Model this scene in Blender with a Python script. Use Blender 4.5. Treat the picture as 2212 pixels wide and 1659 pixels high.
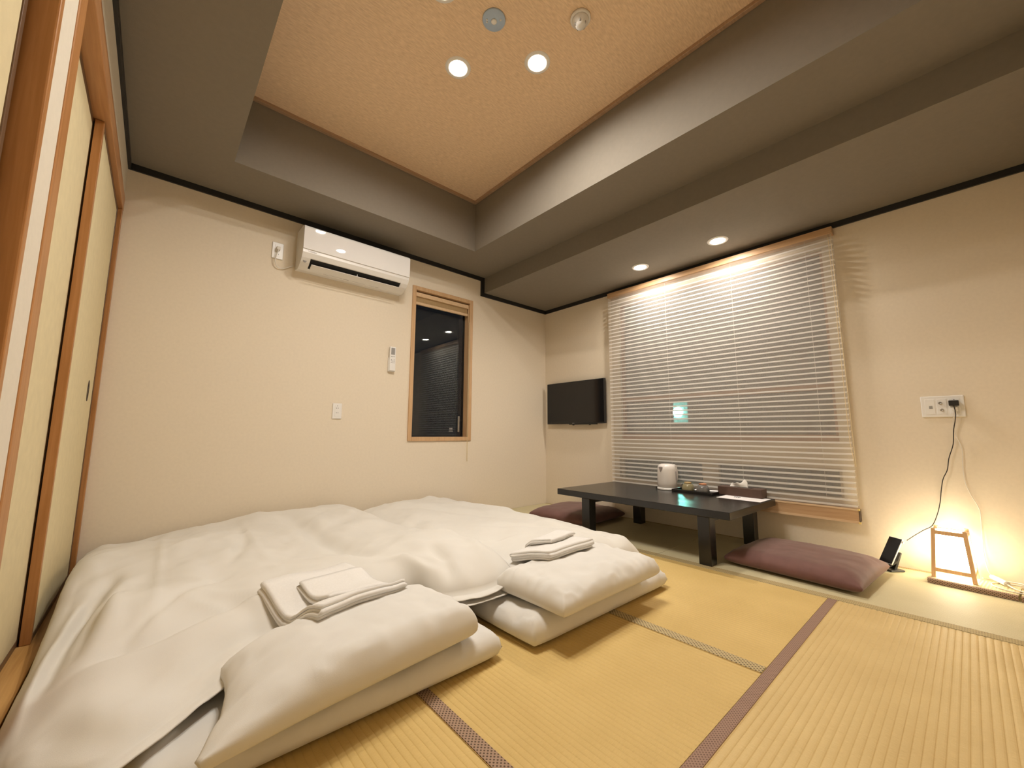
import bpy, bmesh, math, random
import numpy as np
from mathutils import Matrix, Vector

random.seed(4)
for o in list(bpy.data.objects):
    bpy.data.objects.remove(o)
scn = bpy.context.scene
COL = scn.collection

# ------------------------------------------------------------------ camera, world, exposure
YAW, PITCH, ROLL, FPX = 0.7248518, 0.1237628, 0.0051799, 868.7006
_F = Vector((math.sin(YAW) * math.cos(PITCH), math.cos(YAW) * math.cos(PITCH), math.sin(PITCH)))
_R = Vector((math.cos(YAW), -math.sin(YAW), 0))
_U = _R.cross(_F)
_c, _s = math.cos(ROLL), math.sin(ROLL)
_R2, _U2 = _c * _R + _s * _U, -_s * _R + _c * _U
cam_data = bpy.data.cameras.new('camera')
cam_data.sensor_fit = 'HORIZONTAL'
cam_data.sensor_width = 36.0
cam_data.lens = 36.0 * FPX / 2212.0
cam_data.clip_start = 0.02
cam = bpy.data.objects.new('camera', cam_data)
COL.objects.link(cam)
_m = Matrix((_R2, _U2, -_F)).transposed().to_4x4()
_m.translation = Vector((-3.410001, -3.253726, 0.774207))
cam.matrix_world = _m
scn.camera = cam

wd = bpy.data.worlds.new('night')
scn.world = wd
wd.use_nodes = True
wd.node_tree.nodes['Background'].inputs[0].default_value = (0.012, 0.014, 0.020, 1)
wd.node_tree.nodes['Background'].inputs[1].default_value = 0.5

scn.view_settings.view_transform = 'Standard'
scn.view_settings.look = 'None'
scn.view_settings.gamma = 1.0
scn.view_settings.use_curve_mapping = False
scn.view_settings.exposure = 0.30
scn.cycles.max_bounces = 7
scn.cycles.diffuse_bounces = 5
scn.cycles.glossy_bounces = 3
scn.cycles.transmission_bounces = 4
scn.cycles.transparent_max_bounces = 12
scn.cycles.caustics_reflective = False
scn.cycles.caustics_refractive = False
LAMP_COL = (1.0, 0.94, 0.85)
TRAY_LAMP = 540.0
WIN_LAMP = 490.0
ANDON = 15.0

# ------------------------------------------------------------------ materials
MATS = {}


def new_mat(name):
    m = bpy.data.materials.new(name)
    m.use_nodes = True
    MATS[name] = m
    nt = m.node_tree
    return m, nt, nt.nodes['Principled BSDF']


def mat(name, col, rough=0.6, var=0.06, scale=30.0, bump=0.0, bscale=200.0, spec=0.4, metal=0.0, coat=0.0,
        stretch=(1, 1, 1), sheen=0.0, detail=3.0, bdist=0.002):
    m, nt, b = new_mat(name)
    N, L = nt.nodes, nt.links
    tc = N.new('ShaderNodeTexCoord')
    mp = N.new('ShaderNodeMapping')
    mp.inputs['Scale'].default_value = stretch
    L.new(tc.outputs['Object'], mp.inputs[0])
    nz = N.new('ShaderNodeTexNoise')
    nz.inputs['Scale'].default_value = scale
    nz.inputs['Detail'].default_value = detail
    L.new(mp.outputs[0], nz.inputs['Vector'])
    cr = N.new('ShaderNodeValToRGB')
    cr.color_ramp.elements[0].position = 0.25
    cr.color_ramp.elements[1].position = 0.75
    cr.color_ramp.elements[0].color = tuple(max(0, c * (1 - var)) for c in col) + (1,)
    cr.color_ramp.elements[1].color = tuple(min(1, c * (1 + var)) for c in col) + (1,)
    L.new(nz.outputs['Fac'], cr.inputs[0])
    L.new(cr.outputs[0], b.inputs['Base Color'])
    b.inputs['Roughness'].default_value = rough
    b.inputs['Metallic'].default_value = metal
    b.inputs['Specular IOR Level'].default_value = spec
    b.inputs['Coat Weight'].default_value = coat
    b.inputs['Coat Roughness'].default_value = 0.015
    b.inputs['Sheen Weight'].default_value = sheen
    if bump > 0:
        n2 = N.new('ShaderNodeTexNoise')
        n2.inputs['Scale'].default_value = bscale
        n2.inputs['Detail'].default_value = 2.0
        L.new(mp.outputs[0], n2.inputs['Vector'])
        bp = N.new('ShaderNodeBump')
        bp.inputs['Strength'].default_value = bump
        bp.inputs['Distance'].default_value = bdist
        L.new(n2.outputs['Fac'], bp.inputs['Height'])
        L.new(bp.outputs[0], b.inputs['Normal'])
    return m


def mat_emit(name, col, strength):
    m, nt, b = new_mat(name)
    b.inputs['Base Color'].default_value = (0.8, 0.8, 0.8, 1)
    b.inputs['Emission Color'].default_value = tuple(col) + (1,)
    b.inputs['Emission Strength'].default_value = strength
    return m


def mat_tatami(name, c1, c2, across):
    """woven rush: fine threads across the ribs, soft blotches of wear"""
    m, nt, b = new_mat(name)
    N, L = nt.nodes, nt.links
    tc = N.new('ShaderNodeTexCoord')
    mp = N.new('ShaderNodeMapping')
    mp.inputs['Scale'].default_value = (60, 900, 60) if across == 'y' else (900, 60, 60)
    L.new(tc.outputs['Object'], mp.inputs[0])
    n1 = N.new('ShaderNodeTexNoise')
    n1.inputs['Scale'].default_value = 1.0
    n1.inputs['Detail'].default_value = 2.0
    L.new(mp.outputs[0], n1.inputs['Vector'])
    n2 = N.new('ShaderNodeTexNoise')
    n2.inputs['Scale'].default_value = 3.0
    n2.inputs['Detail'].default_value = 4.0
    L.new(tc.outputs['Object'], n2.inputs['Vector'])
    ma = N.new('ShaderNodeMath')
    ma.operation = 'MULTIPLY_ADD'
    ma.inputs[1].default_value = 0.45
    L.new(n1.outputs['Fac'], ma.inputs[0])
    mb = N.new('ShaderNodeMath')
    mb.operation = 'MULTIPLY'
    mb.inputs[1].default_value = 0.55
    L.new(n2.outputs['Fac'], mb.inputs[0])
    L.new(mb.outputs[0], ma.inputs[2])
    cr = N.new('ShaderNodeValToRGB')
    cr.color_ramp.elements[0].position = 0.3
    cr.color_ramp.elements[1].position = 0.7
    cr.color_ramp.elements[0].color = tuple(c1) + (1,)
    cr.color_ramp.elements[1].color = tuple(c2) + (1,)
    L.new(ma.outputs[0], cr.inputs[0])
    L.new(cr.outputs[0], b.inputs['Base Color'])
    bp = N.new('ShaderNodeBump')
    bp.inputs['Strength'].default_value = 0.35
    bp.inputs['Distance'].default_value = 0.0015
    L.new(n1.outputs['Fac'], bp.inputs['Height'])
    L.new(bp.outputs[0], b.inputs['Normal'])
    b.inputs['Roughness'].default_value = 0.55
    b.inputs['Specular IOR Level'].default_value = 0.3
    return m


def mat_heri(name, base, dot, pitch, thr=0.9):
    """edge binding cloth with a staggered lattice of dark lozenges"""
    m, nt, b = new_mat(name)
    N, L = nt.nodes, nt.links
    tc = N.new('ShaderNodeTexCoord')
    sp = N.new('ShaderNodeSeparateXYZ')
    L.new(tc.outputs['Object'], sp.inputs[0])

    def math_n(op, a, bb=None):
        n = N.new('ShaderNodeMath')
        n.operation = op
        for i, v in enumerate((a, bb)):
            if v is None:
                continue
            if isinstance(v, (int, float)):
                n.inputs[i].default_value = v
            else:
                L.new(v, n.inputs[i])
        return n.outputs[0]
    k = 2 * math.pi / pitch
    xz = math_n('ADD', sp.outputs['X'], sp.outputs['Z'])
    add = math_n('ADD', xz, sp.outputs['Y'])
    sub = math_n('SUBTRACT', xz, sp.outputs['Y'])
    ca = math_n('COSINE', math_n('MULTIPLY', add, k * 0.5))
    cb = math_n('COSINE', math_n('MULTIPLY', sub, k * 0.5))
    v = math_n('ABSOLUTE', math_n('MULTIPLY', ca, cb))
    cr = N.new('ShaderNodeValToRGB')
    cr.color_ramp.elements[0].position = thr - 0.35
    cr.color_ramp.elements[1].position = thr - 0.15
    cr.color_ramp.elements[0].color = tuple(base) + (1,)
    cr.color_ramp.elements[1].color = tuple(dot) + (1,)
    L.new(v, cr.inputs[0])
    L.new(cr.outputs[0], b.inputs['Base Color'])
    b.inputs['Roughness'].default_value = 0.7
    b.inputs['Specular IOR Level'].default_value = 0.2
    return m


def mat_wood(name, c1, c2, axis='z', rough=0.4, scale=6.0, spec=0.4):
    m, nt, b = new_mat(name)
    N, L = nt.nodes, nt.links
    tc = N.new('ShaderNodeTexCoord')
    mp = N.new('ShaderNodeMapping')
    s = [14.0, 14.0, 14.0]
    s['xyz'.index(axis)] = 0.6
    mp.inputs['Scale'].default_value = s
    L.new(tc.outputs['Object'], mp.inputs[0])
    n1 = N.new('ShaderNodeTexNoise')
    n1.inputs['Scale'].default_value = scale
    n1.inputs['Detail'].default_value = 5.0
    n1.inputs['Distortion'].default_value = 0.6
    L.new(mp.outputs[0], n1.inputs['Vector'])
    cr = N.new('ShaderNodeValToRGB')
    cr.color_ramp.elements[0].position = 0.3
    cr.color_ramp.elements[1].position = 0.7
    cr.color_ramp.elements[0].color = tuple(c1) + (1,)
    cr.color_ramp.elements[1].color = tuple(c2) + (1,)
    L.new(n1.outputs['Fac'], cr.inputs[0])
    L.new(cr.outputs[0], b.inputs['Base Color'])
    b.inputs['Roughness'].default_value = rough
    b.inputs['Specular IOR Level'].default_value = spec
    return m


def mat_sheer(name, col, opacity):
    """sheer woven fabric: part of the light passes straight through, the rest is scattered"""
    m, nt, b = new_mat(name)
    N, L = nt.nodes, nt.links
    tr = N.new('ShaderNodeBsdfTransparent')
    df = N.new('ShaderNodeBsdfDiffuse')
    df.inputs['Color'].default_value = tuple(col) + (1,)
    tl = N.new('ShaderNodeBsdfTranslucent')
    tl.inputs['Color'].default_value = tuple(col) + (1,)
    m1 = N.new('ShaderNodeMixShader')
    m1.inputs[0].default_value = 0.4
    L.new(df.outputs[0], m1.inputs[1])
    L.new(tl.outputs[0], m1.inputs[2])
    m2 = N.new('ShaderNodeMixShader')
    m2.inputs[0].default_value = opacity
    L.new(tr.outputs[0], m2.inputs[1])
    L.new(m1.outputs[0], m2.inputs[2])
    L.new(m2.outputs[0], N['Material Output'].inputs['Surface'])
    N.remove(b)
    return m


def mat_vane(name, col):
    m, nt, b = new_mat(name)
    N, L = nt.nodes, nt.links
    df = N.new('ShaderNodeBsdfDiffuse')
    df.inputs['Color'].default_value = tuple(col) + (1,)
    tl = N.new('ShaderNodeBsdfTranslucent')
    tl.inputs['Color'].default_value = tuple(col) + (1,)
    nz = N.new('ShaderNodeTexNoise')
    nz.inputs['Scale'].default_value = 300.0
    mr = N.new('ShaderNodeMapRange')
    mr.inputs['To Min'].default_value = 0.57
    mr.inputs['To Max'].default_value = 0.63
    L.new(nz.outputs['Fac'], mr.inputs[0])
    m1 = N.new('ShaderNodeMixShader')
    L.new(mr.outputs[0], m1.inputs[0])
    L.new(df.outputs[0], m1.inputs[1])
    L.new(tl.outputs[0], m1.inputs[2])
    L.new(m1.outputs[0], N['Material Output'].inputs['Surface'])
    N.remove(b)
    return m


def mat_glass(name, diffuse, dweight, refl, rough=0.0):
    """night window pane: mirror reflection on a partly see-through, slightly milky sheet"""
    m, nt, b = new_mat(name)
    N, L = nt.nodes, nt.links
    tr = N.new('ShaderNodeBsdfTransparent')
    tr.inputs['Color'].default_value = (0.8, 0.85, 0.84, 1)
    df = N.new('ShaderNodeBsdfDiffuse')
    df.inputs['Color'].default_value = tuple(diffuse) + (1,)
    gl = N.new('ShaderNodeBsdfGlossy')
    gl.inputs['Roughness'].default_value = rough
    gl.inputs['Color'].default_value = (0.9, 0.9, 0.9, 1)
    m1 = N.new('ShaderNodeMixShader')
    m1.inputs[0].default_value = dweight
    L.new(tr.outputs[0], m1.inputs[1])
    L.new(df.outputs[0], m1.inputs[2])
    fr = N.new('ShaderNodeFresnel')
    fr.inputs['IOR'].default_value = refl
    m2 = N.new('ShaderNodeMixShader')
    L.new(fr.outputs[0], m2.inputs[0])
    L.new(m1.outputs[0], m2.inputs[1])
    L.new(gl.outputs[0], m2.inputs[2])
    L.new(m2.outputs[0], N['Material Output'].inputs['Surface'])
    N.remove(b)
    return m


def mat_ajiro(name, c1, c2):
    """woven tan ceiling sheet"""
    m, nt, b = new_mat(name)
    N, L = nt.nodes, nt.links
    tc = N.new('ShaderNodeTexCoord')
    mp = N.new('ShaderNodeMapping')
    mp.inputs['Scale'].default_value = (30, 160, 30)
    L.new(tc.outputs['Object'], mp.inputs[0])
    n1 = N.new('ShaderNodeTexNoise')
    n1.inputs['Scale'].default_value = 1.0
    n1.inputs['Detail'].default_value = 3
    L.new(mp.outputs[0], n1.inputs['Vector'])
    cr = N.new('ShaderNodeValToRGB')
    cr.color_ramp.elements[0].position = 0.3
    cr.color_ramp.elements[1].position = 0.7
    cr.color_ramp.elements[0].color = tuple(c1) + (1,)
    cr.color_ramp.elements[1].color = tuple(c2) + (1,)
    L.new(n1.outputs['Fac'], cr.inputs[0])
    L.new(cr.outputs[0], b.inputs['Base Color'])
    bp = N.new('ShaderNodeBump')
    bp.inputs['Strength'].default_value = 0.5
    bp.inputs['Distance'].default_value = 0.003
    L.new(n1.outputs['Fac'], bp.inputs['Height'])
    L.new(bp.outputs[0], b.inputs['Normal'])
    b.inputs['Roughness'].default_value = 0.5
    b.inputs['Specular IOR Level'].default_value = 0.35
    return m


mat('wallpaper', (0.74, 0.655, 0.53), 0.85, 0.025, 60, 0.10, 350, spec=0.2)
mat('wallpaper_white', (0.69, 0.63, 0.53), 0.85, 0.025, 60, 0.10, 350, spec=0.2)
mat('ceiling_grey', (0.225, 0.197, 0.160), 0.8, 0.03, 40, 0.2, 300, spec=0.25)
mat('moulding_black', (0.018, 0.017, 0.017), 0.45, 0.1, 40, spec=0.4)
mat_ajiro('ceiling_tan', (0.70, 0.51, 0.33), (0.88, 0.67, 0.46))
mat_wood('wood_trim_tan', (0.36, 0.23, 0.14), (0.46, 0.31, 0.20), 'x')
mat_wood('wood_brown_v', (0.36, 0.155, 0.045), (0.46, 0.215, 0.075), 'z')
mat_wood('wood_brown_h', (0.42, 0.20, 0.08), (0.54, 0.28, 0.12), 'y')
mat_wood('wood_stile_dark', (0.11, 0.06, 0.03), (0.17, 0.10, 0.055), 'z')
mat_wood('wood_threshold', (0.46, 0.24, 0.07), (0.62, 0.36, 0.13), 'y', rough=0.35)
mat('fusuma_paper', (0.68, 0.585, 0.37), 0.9, 0.04, 25, 0.15, 300, spec=0.15)
mat_tatami('tatami_gold_y', (0.53, 0.365, 0.125), (0.69, 0.50, 0.20), 'y')
mat_tatami('tatami_pale_x', (0.54, 0.385, 0.165), (0.71, 0.54, 0.26), 'x')
mat_tatami('tatami_green_y', (0.52, 0.455, 0.275), (0.64, 0.575, 0.375), 'y')
mat_heri('heri_brown', (0.37, 0.25, 0.175), (0.095, 0.06, 0.035), 0.0125)
mat_heri('heri_mauve', (0.33, 0.215, 0.16), (0.16, 0.095, 0.07), 0.0105)
mat_heri('heri_olive', (0.50, 0.40, 0.22), (0.14, 0.10, 0.055), 0.0150)
mat_heri('heri_strip', (0.47, 0.37, 0.19), (0.24, 0.175, 0.09), 0.0150)
mat('subfloor', (0.25, 0.18, 0.10), 0.8)
mat('linen', (0.69, 0.670, 0.635), 0.9, 0.025, 12, 0.25, 900, spec=0.15, sheen=0.1, bdist=0.001)
mat('linen_duvet', (0.69, 0.665, 0.62), 0.9, 0.02, 8, 0.2, 700, spec=0.15, sheen=0.1, bdist=0.001)
mat('terry', (0.76, 0.74, 0.715), 0.95, 0.03, 150, 0.35, 700, spec=0.1, sheen=0.2, bdist=0.0015)
mat('cushion_cloth', (0.155, 0.074, 0.064), 0.75, 0.12, 18, 0.3, 900, spec=0.25, sheen=0.25, bdist=0.001)
mat('table_black', (0.012, 0.011, 0.0105), 0.24, 0.12, 12, spec=0.5, stretch=(1, 8, 1))
mat('plastic_white', (0.78, 0.765, 0.745), 0.32, 0.01, 10, spec=0.5)
mat('ac_gloss', (0.80, 0.785, 0.775), 0.6, 0.01, 10, spec=0.1, coat=1.0)
mat('plastic_grey', (0.30, 0.29, 0.28), 0.5, 0.05, 20)
mat('plastic_black', (0.012, 0.012, 0.013), 0.35, 0.1, 20, spec=0.5)
mat('screen_black', (0.007, 0.007, 0.008), 0.10, 0.05, 5, spec=0.5)
mat('dark_inside', (0.012, 0.012, 0.012), 0.8, 0.1, 20)
mat_wood('window_wood', (0.50, 0.31, 0.16), (0.62, 0.41, 0.23), 'z')
mat_wood('rail_wood', (0.46, 0.285, 0.15), (0.56, 0.37, 0.21), 'y')
mat_wood('rail_wood_light', (0.60, 0.42, 0.25), (0.70, 0.52, 0.33), 'y')
mat('blind_cloth', (0.38, 0.26, 0.13), 0.8, 0.08, 60, 0.3, 500)
mat_sheer('sheer', (0.93, 0.90, 0.86), 0.21)
mat_vane('vane_cloth', (0.95, 0.93, 0.90))
mat_glass('night_glass', (0.10, 0.10, 0.10), 0.12, 1.45)
mat_glass('low_glass', (0.22, 0.22, 0.22), 0.20, 1.6)
mat_glass('milky_glass', (0.42, 0.40, 0.39), 0.42, 1.8)
mat('lock_metal', (0.45, 0.43, 0.40), 0.35, 0.05, 20, metal=0.9)
mat('sill_cream', (0.66, 0.55, 0.40), 0.7, 0.04, 30)
mat_wood('sash_pink', (0.45, 0.28, 0.19), (0.55, 0.36, 0.26), 'y')
mat('bead', (0.75, 0.62, 0.38), 0.4, 0.05, 20)
mat('gold_cap', (0.80, 0.62, 0.22), 0.35, 0.05, 20)
mat('cap_brown', (0.05, 0.03, 0.02), 0.5)
mat('kettle_white', (0.72, 0.68, 0.645), 0.25, 0.01, 10, spec=0.5, coat=0.3)
mat('kettle_grey', (0.36, 0.33, 0.33), 0.35)
mat('lacquer', (0.014, 0.012, 0.012), 0.25, 0.1, 10, spec=0.5)
mat('cup_olive', (0.23, 0.20, 0.11), 0.2, 0.15, 40, spec=0.5, coat=0.5)
mat('cup_slate', (0.13, 0.125, 0.12), 0.2, 0.15, 40, spec=0.5, coat=0.5)
mat('cup_foot', (0.45, 0.20, 0.10), 0.7, 0.1, 40)
mat('cup_foot_tan', (0.40, 0.28, 0.13), 0.7, 0.1, 40)
mat('paper', (0.80, 0.77, 0.77), 0.8, 0.01, 30)
mat('ink', (0.02, 0.02, 0.02), 0.8)
mat('ink_grey', (0.50, 0.48, 0.48), 0.8)
mat('ink_pale', (0.42, 0.40, 0.38), 0.8)
mat('tissue_box', (0.085, 0.047, 0.034), 0.5, 0.1, 20)
mat('tissue', (0.85, 0.83, 0.80), 0.9, 0.02, 50, 0.2, 200)
mat_wood('lamp_wood', (0.66, 0.40, 0.20), (0.78, 0.52, 0.29), 'z')
mat_emit('lamp_paper', (1.0, 0.88, 0.62), ANDON)
mat_emit('lamp_lens', LAMP_COL, TRAY_LAMP)
mat_emit('lamp_lens_window', (1.0, 0.90, 0.78), WIN_LAMP)
mat('lamp_rim', (0.80, 0.78, 0.75), 0.4, 0.02, 20)
mat('rosette', (0.42, 0.53, 0.70), 0.5, 0.04, 20)
mat('cord_white', (0.70, 0.66, 0.60), 0.5, 0.02, 30)
mat('cord_black', (0.02, 0.015, 0.014), 0.5)
mat('fence_wood', (0.30, 0.16, 0.11), 0.8, 0.2, 20, stretch=(1, 1, 0.2))
mat_emit('green_signal', (0.30, 1.0, 0.84), 170.0)
mat_emit('green_panel', (0.10, 0.80, 0.72), 1.6)
mat('outside_ground', (0.10, 0.10, 0.10), 0.9)


# ------------------------------------------------------------------ mesh helpers
def link(o, parent=None):
    COL.objects.link(o)
    if parent is not None:
        o.parent = parent
    return o


def mesh_obj(name, verts, faces, m, parent=None, smooth=False, sub=0):
    me = bpy.data.meshes.new(name)
    me.from_pydata([tuple(map(float, v)) for v in verts], [], [tuple(int(i) for i in f) for f in faces])
    me.update()
    if m:
        me.materials.append(MATS[m])
    if smooth:
        me.polygons.foreach_set('use_smooth', [True] * len(me.polygons))
    o = bpy.data.objects.new(name, me)
    link(o, parent)
    if sub:
        md = o.modifiers.new('subd', 'SUBSURF')
        md.levels = md.render_levels = sub
    return o


def bm_obj(name, bm, m, parent=None, smooth=False):
    bmesh.ops.recalc_face_normals(bm, faces=bm.faces[:])
    me = bpy.data.meshes.new(name)
    bm.to_mesh(me)
    bm.free()
    if m:
        me.materials.append(MATS[m])
    if smooth:
        me.polygons.foreach_set('use_smooth', [True] * len(me.polygons))
    return link(bpy.data.objects.new(name, me), parent)


def bm_box(bm, lo, hi, bevel=0.0, seg=2):
    vs = [bm.verts.new((x, y, z)) for x in (lo[0], hi[0]) for y in (lo[1], hi[1]) for z in (lo[2], hi[2])]
    fs = []
    for f in ((0, 1, 3, 2), (4, 6, 7, 5), (0, 4, 5, 1), (2, 3, 7, 6), (0, 2, 6, 4), (1, 5, 7, 3)):
        fs.append(bm.faces.new([vs[i] for i in f]))
    if bevel > 0:
        es = list({e for f in fs for e in f.edges})
        bmesh.ops.bevel(bm, geom=es, offset=bevel, segments=seg, affect='EDGES', profile=0.5)


def box(name, lo, hi, m, parent=None, bevel=0.0, seg=2):
    lo, hi = [min(a, b) for a, b in zip(lo, hi)], [max(a, b) for a, b in zip(lo, hi)]
    bm = bmesh.new()
    bm_box(bm, lo, hi, bevel, seg)
    return bm_obj(name, bm, m, parent)


def boxes(name, lst, m, parent=None, bevel=0.0):
    bm = bmesh.new()
    for lo, hi in lst:
        bm_box(bm, lo, hi, bevel)
    return bm_obj(name, bm, m, parent)


def lathe(name, prof, m, parent=None, segs=48, loc=(0, 0, 0), smooth=True, axis='z', loop=False):
    vs, fs = [], []
    for r, z in prof:
        for k in range(segs):
            a = 2 * math.pi * k / segs
            p = (r * math.cos(a), r * math.sin(a), z)
            if axis == 'x':
                p = (z, p[0], p[1])
            elif axis == 'y':
                p = (p[0], z, p[1])
            vs.append((p[0] + loc[0], p[1] + loc[1], p[2] + loc[2]))
    n = len(prof)
    for i in range(n - 1):
        for k in range(segs):
            a, b = i * segs + k, i * segs + (k + 1) % segs
            fs.append((a, b, b + segs, a + segs))
    if loop:
        for k in range(segs):
            a, b = (n - 1) * segs + k, (n - 1) * segs + (k + 1) % segs
            fs.append((a, b, (k + 1) % segs, k))
    else:
        fs.append(tuple(range(segs))[::-1])
        fs.append(tuple((n - 1) * segs + k for k in range(segs)))
    o = mesh_obj(name, vs, fs, m, parent, smooth)
    bm = bmesh.new()
    bm.from_mesh(o.data)
    bmesh.ops.recalc_face_normals(bm, faces=bm.faces[:])
    bm.to_mesh(o.data)
    bm.free()
    return o


def catmull(pts, n):
    P = np.array(pts, float)
    seg = np.linalg.norm(np.diff(P, axis=0), axis=1)
    cum = np.concatenate([[0], np.cumsum(seg)])
    t = np.linspace(0, cum[-1], n)
    E = np.vstack([2 * P[0] - P[1], P, 2 * P[-1] - P[-2]])
    i = np.clip(np.searchsorted(cum, t, side='right') - 1, 0, len(P) - 2)
    u = ((t - cum[i]) / np.maximum(seg[i], 1e-9))[:, None]
    p0, p1, p2, p3 = E[i], E[i + 1], E[i + 2], E[i + 3]
    return 0.5 * ((2 * p1) + (-p0 + p2) * u + (2 * p0 - 5 * p1 + 4 * p2 - p3) * u ** 2 + (-p0 + 3 * p1 - 3 * p2 + p3) * u ** 3)


def tube(name, pts, r, m, parent=None, n=None, segs=8, smooth_path=True):
    P = catmull(pts, n or len(pts) * 6) if smooth_path else np.array(pts, float)
    vs, fs = [], []
    ref = np.array([0.31, 0.22, 0.92])
    prev = None
    for i in range(len(P)):
        d = P[min(i + 1, len(P) - 1)] - P[max(i - 1, 0)]
        d = d / max(np.linalg.norm(d), 1e-9)
        a = (ref if prev is None else prev)
        a = a - d * (a @ d)
        if np.linalg.norm(a) < 1e-3:
            a = np.array([1.0, 0, 0]) - d * d[0]
        a /= np.linalg.norm(a)
        prev = a
        b = np.cross(d, a)
        for k in range(segs):
            t = 2 * math.pi * k / segs
            vs.append(P[i] + r * (math.cos(t) * a + math.sin(t) * b))
    for i in range(len(P) - 1):
        for k in range(segs):
            a, b = i * segs + k, i * segs + (k + 1) % segs
            fs.append((a, b, b + segs, a + segs))
    fs.append(tuple(range(segs))[::-1])
    fs.append(tuple((len(P) - 1) * segs + k for k in range(segs)))
    return mesh_obj(name, vs, fs, m, parent, True)


def prism(name, prof, x0, x1, m, parent=None, smooth=False, axis='x', bevel=0.0):
    """closed profile of (a, b) points extruded along an axis; for axis x the points are (y, z)"""
    bm = bmesh.new()

    def P(t, a, b):
        return {'x': (t, a, b), 'y': (a, t, b), 'z': (a, b, t)}[axis]
    A = [bm.verts.new(P(x0, a, b)) for a, b in prof]
    B = [bm.verts.new(P(x1, a, b)) for a, b in prof]
    n = len(prof)
    for i in range(n):
        bm.faces.new((A[i], A[(i + 1) % n], B[(i + 1) % n], B[i]))
    bm.faces.new(A[::-1])
    bm.faces.new(B)
    if bevel > 0:
        bmesh.ops.bevel(bm, geom=bm.edges[:], offset=bevel, segments=2, affect='EDGES', profile=0.5)
    return bm_obj(name, bm, m, parent, smooth)


def tag(o, label=None, cat=None, group=None, kind=None):
    if label:
        o['label'] = label
    if cat:
        o['category'] = cat
    if group:
        o['group'] = group
    if kind:
        o['kind'] = kind
    return o


def thing(name, label, cat, loc=(0, 0, 0), rotz=0.0, group=None):
    o = bpy.data.objects.new(name, None)
    o.empty_display_size = 0.1
    link(o)
    o.location = loc
    o.rotation_euler = (0, 0, rotz)
    return tag(o, label, cat, group)


def struct(o, label=None):
    return tag(o, label, kind='structure')


def copy_tree(o, parent=None):
    c = o.copy()
    COL.objects.link(c)
    if parent is not None:
        c.parent = parent
    for ch in list(o.children):
        copy_tree(ch, c)
    return c


def text(name, body, size, m, parent, loc, rot, extrude=0.0004):
    cu = bpy.data.curves.new(name, 'FONT')
    cu.body = body
    cu.size = size
    cu.align_x = 'CENTER'
    cu.align_y = 'CENTER'
    cu.extrude = extrude
    cu.materials.append(MATS[m])
    tmp = bpy.data.objects.new(name, cu)
    COL.objects.link(tmp)
    dg = bpy.context.evaluated_depsgraph_get()
    me = bpy.data.meshes.new_from_object(tmp.evaluated_get(dg))
    bpy.data.objects.remove(tmp)
    bpy.data.curves.remove(cu)
    me.materials.clear()
    me.materials.append(MATS[m])
    o = bpy.data.objects.new(name, me)
    link(o, parent)
    o.location = loc
    o.rotation_euler = rot
    return o


# value noise ----------------------------------------------------------------
_rng = np.random.RandomState(7)
_NZ = _rng.rand(256, 256)


def vnoise(x, y):
    xi, yi = np.floor(x).astype(int), np.floor(y).astype(int)
    u, v = x - xi, y - yi
    u = u * u * u * (u * (u * 6 - 15) + 10)
    v = v * v * v * (v * (v * 6 - 15) + 10)
    g = lambda a, b: _NZ[a % 256, b % 256]
    return ((g(xi, yi) * (1 - u) + g(xi + 1, yi) * u) * (1 - v) + (g(xi, yi + 1) * (1 - u) + g(xi + 1, yi + 1) * u) * v) * 2 - 1


def fbm(x, y, oct=3):
    r, a = 0, 1.0
    for k in range(oct):
        r = r + a * vnoise(x * 2 ** k + 17.3 * k, y * 2 ** k + 5.1 * k)
        a *= 0.5
    return r


def ridge(x, y):
    return 1 - np.abs(vnoise(x, y)) * 2


def polydist(X, Y, pts):
    """distance to a polyline and the position along it (0..1)"""
    P = np.array(pts, float)
    best = np.full(X.shape, 1e9)
    pos = np.zeros(X.shape)
    seg = np.linalg.norm(np.diff(P, axis=0), axis=1)
    tot = seg.sum()
    acc = 0
    for i in range(len(P) - 1):
        d = P[i + 1] - P[i]
        t = np.clip(((X - P[i, 0]) * d[0] + (Y - P[i, 1]) * d[1]) / (d @ d), 0, 1)
        dd = np.hypot(X - P[i, 0] - t * d[0], Y - P[i, 1] - t * d[1])
        sel = dd < best
        best = np.where(sel, dd, best)
        pos = np.where(sel, (acc + t * seg[i]) / tot, pos)
        acc += seg[i]
    return best, pos


def crease(X, Y, pts, amp, w):
    d, p = polydist(X, Y, catmull(pts, 24))
    return amp * np.exp(-(d / w) ** 2) * np.sin(np.pi * np.clip(p * 0.94 + 0.03, 0, 1)) ** 0.5


def sheet_mesh(name, XT, YT, ZT, XB, YB, ZB, m, parent=None):
    """closed body from a top and a bottom grid that share their rim"""
    a, b = XT.shape
    vs = np.stack([XT, YT, ZT], -1).reshape(-1, 3).tolist()
    top = np.arange(a * b).reshape(a, b)
    bot = np.full((a, b), -1)
    k = len(vs)
    for i in range(a):
        for j in range(b):
            if i in (0, a - 1) or j in (0, b - 1):
                bot[i, j] = top[i, j]
            else:
                bot[i, j] = k
                vs.append((XB[i, j], YB[i, j], ZB[i, j]))
                k += 1
    fs = []
    for i in range(a - 1):
        for j in range(b - 1):
            fs.append((top[i, j], top[i + 1, j], top[i + 1, j + 1], top[i, j + 1]))
            fs.append((bot[i, j], bot[i, j + 1], bot[i + 1, j + 1], bot[i + 1, j]))
    o = mesh_obj(name, vs, fs, m, parent, True)
    bm = bmesh.new()
    bm.from_mesh(o.data)
    bmesh.ops.recalc_face_normals(bm, faces=bm.faces[:])
    bm.to_mesh(o.data)
    bm.free()
    return o


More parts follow.
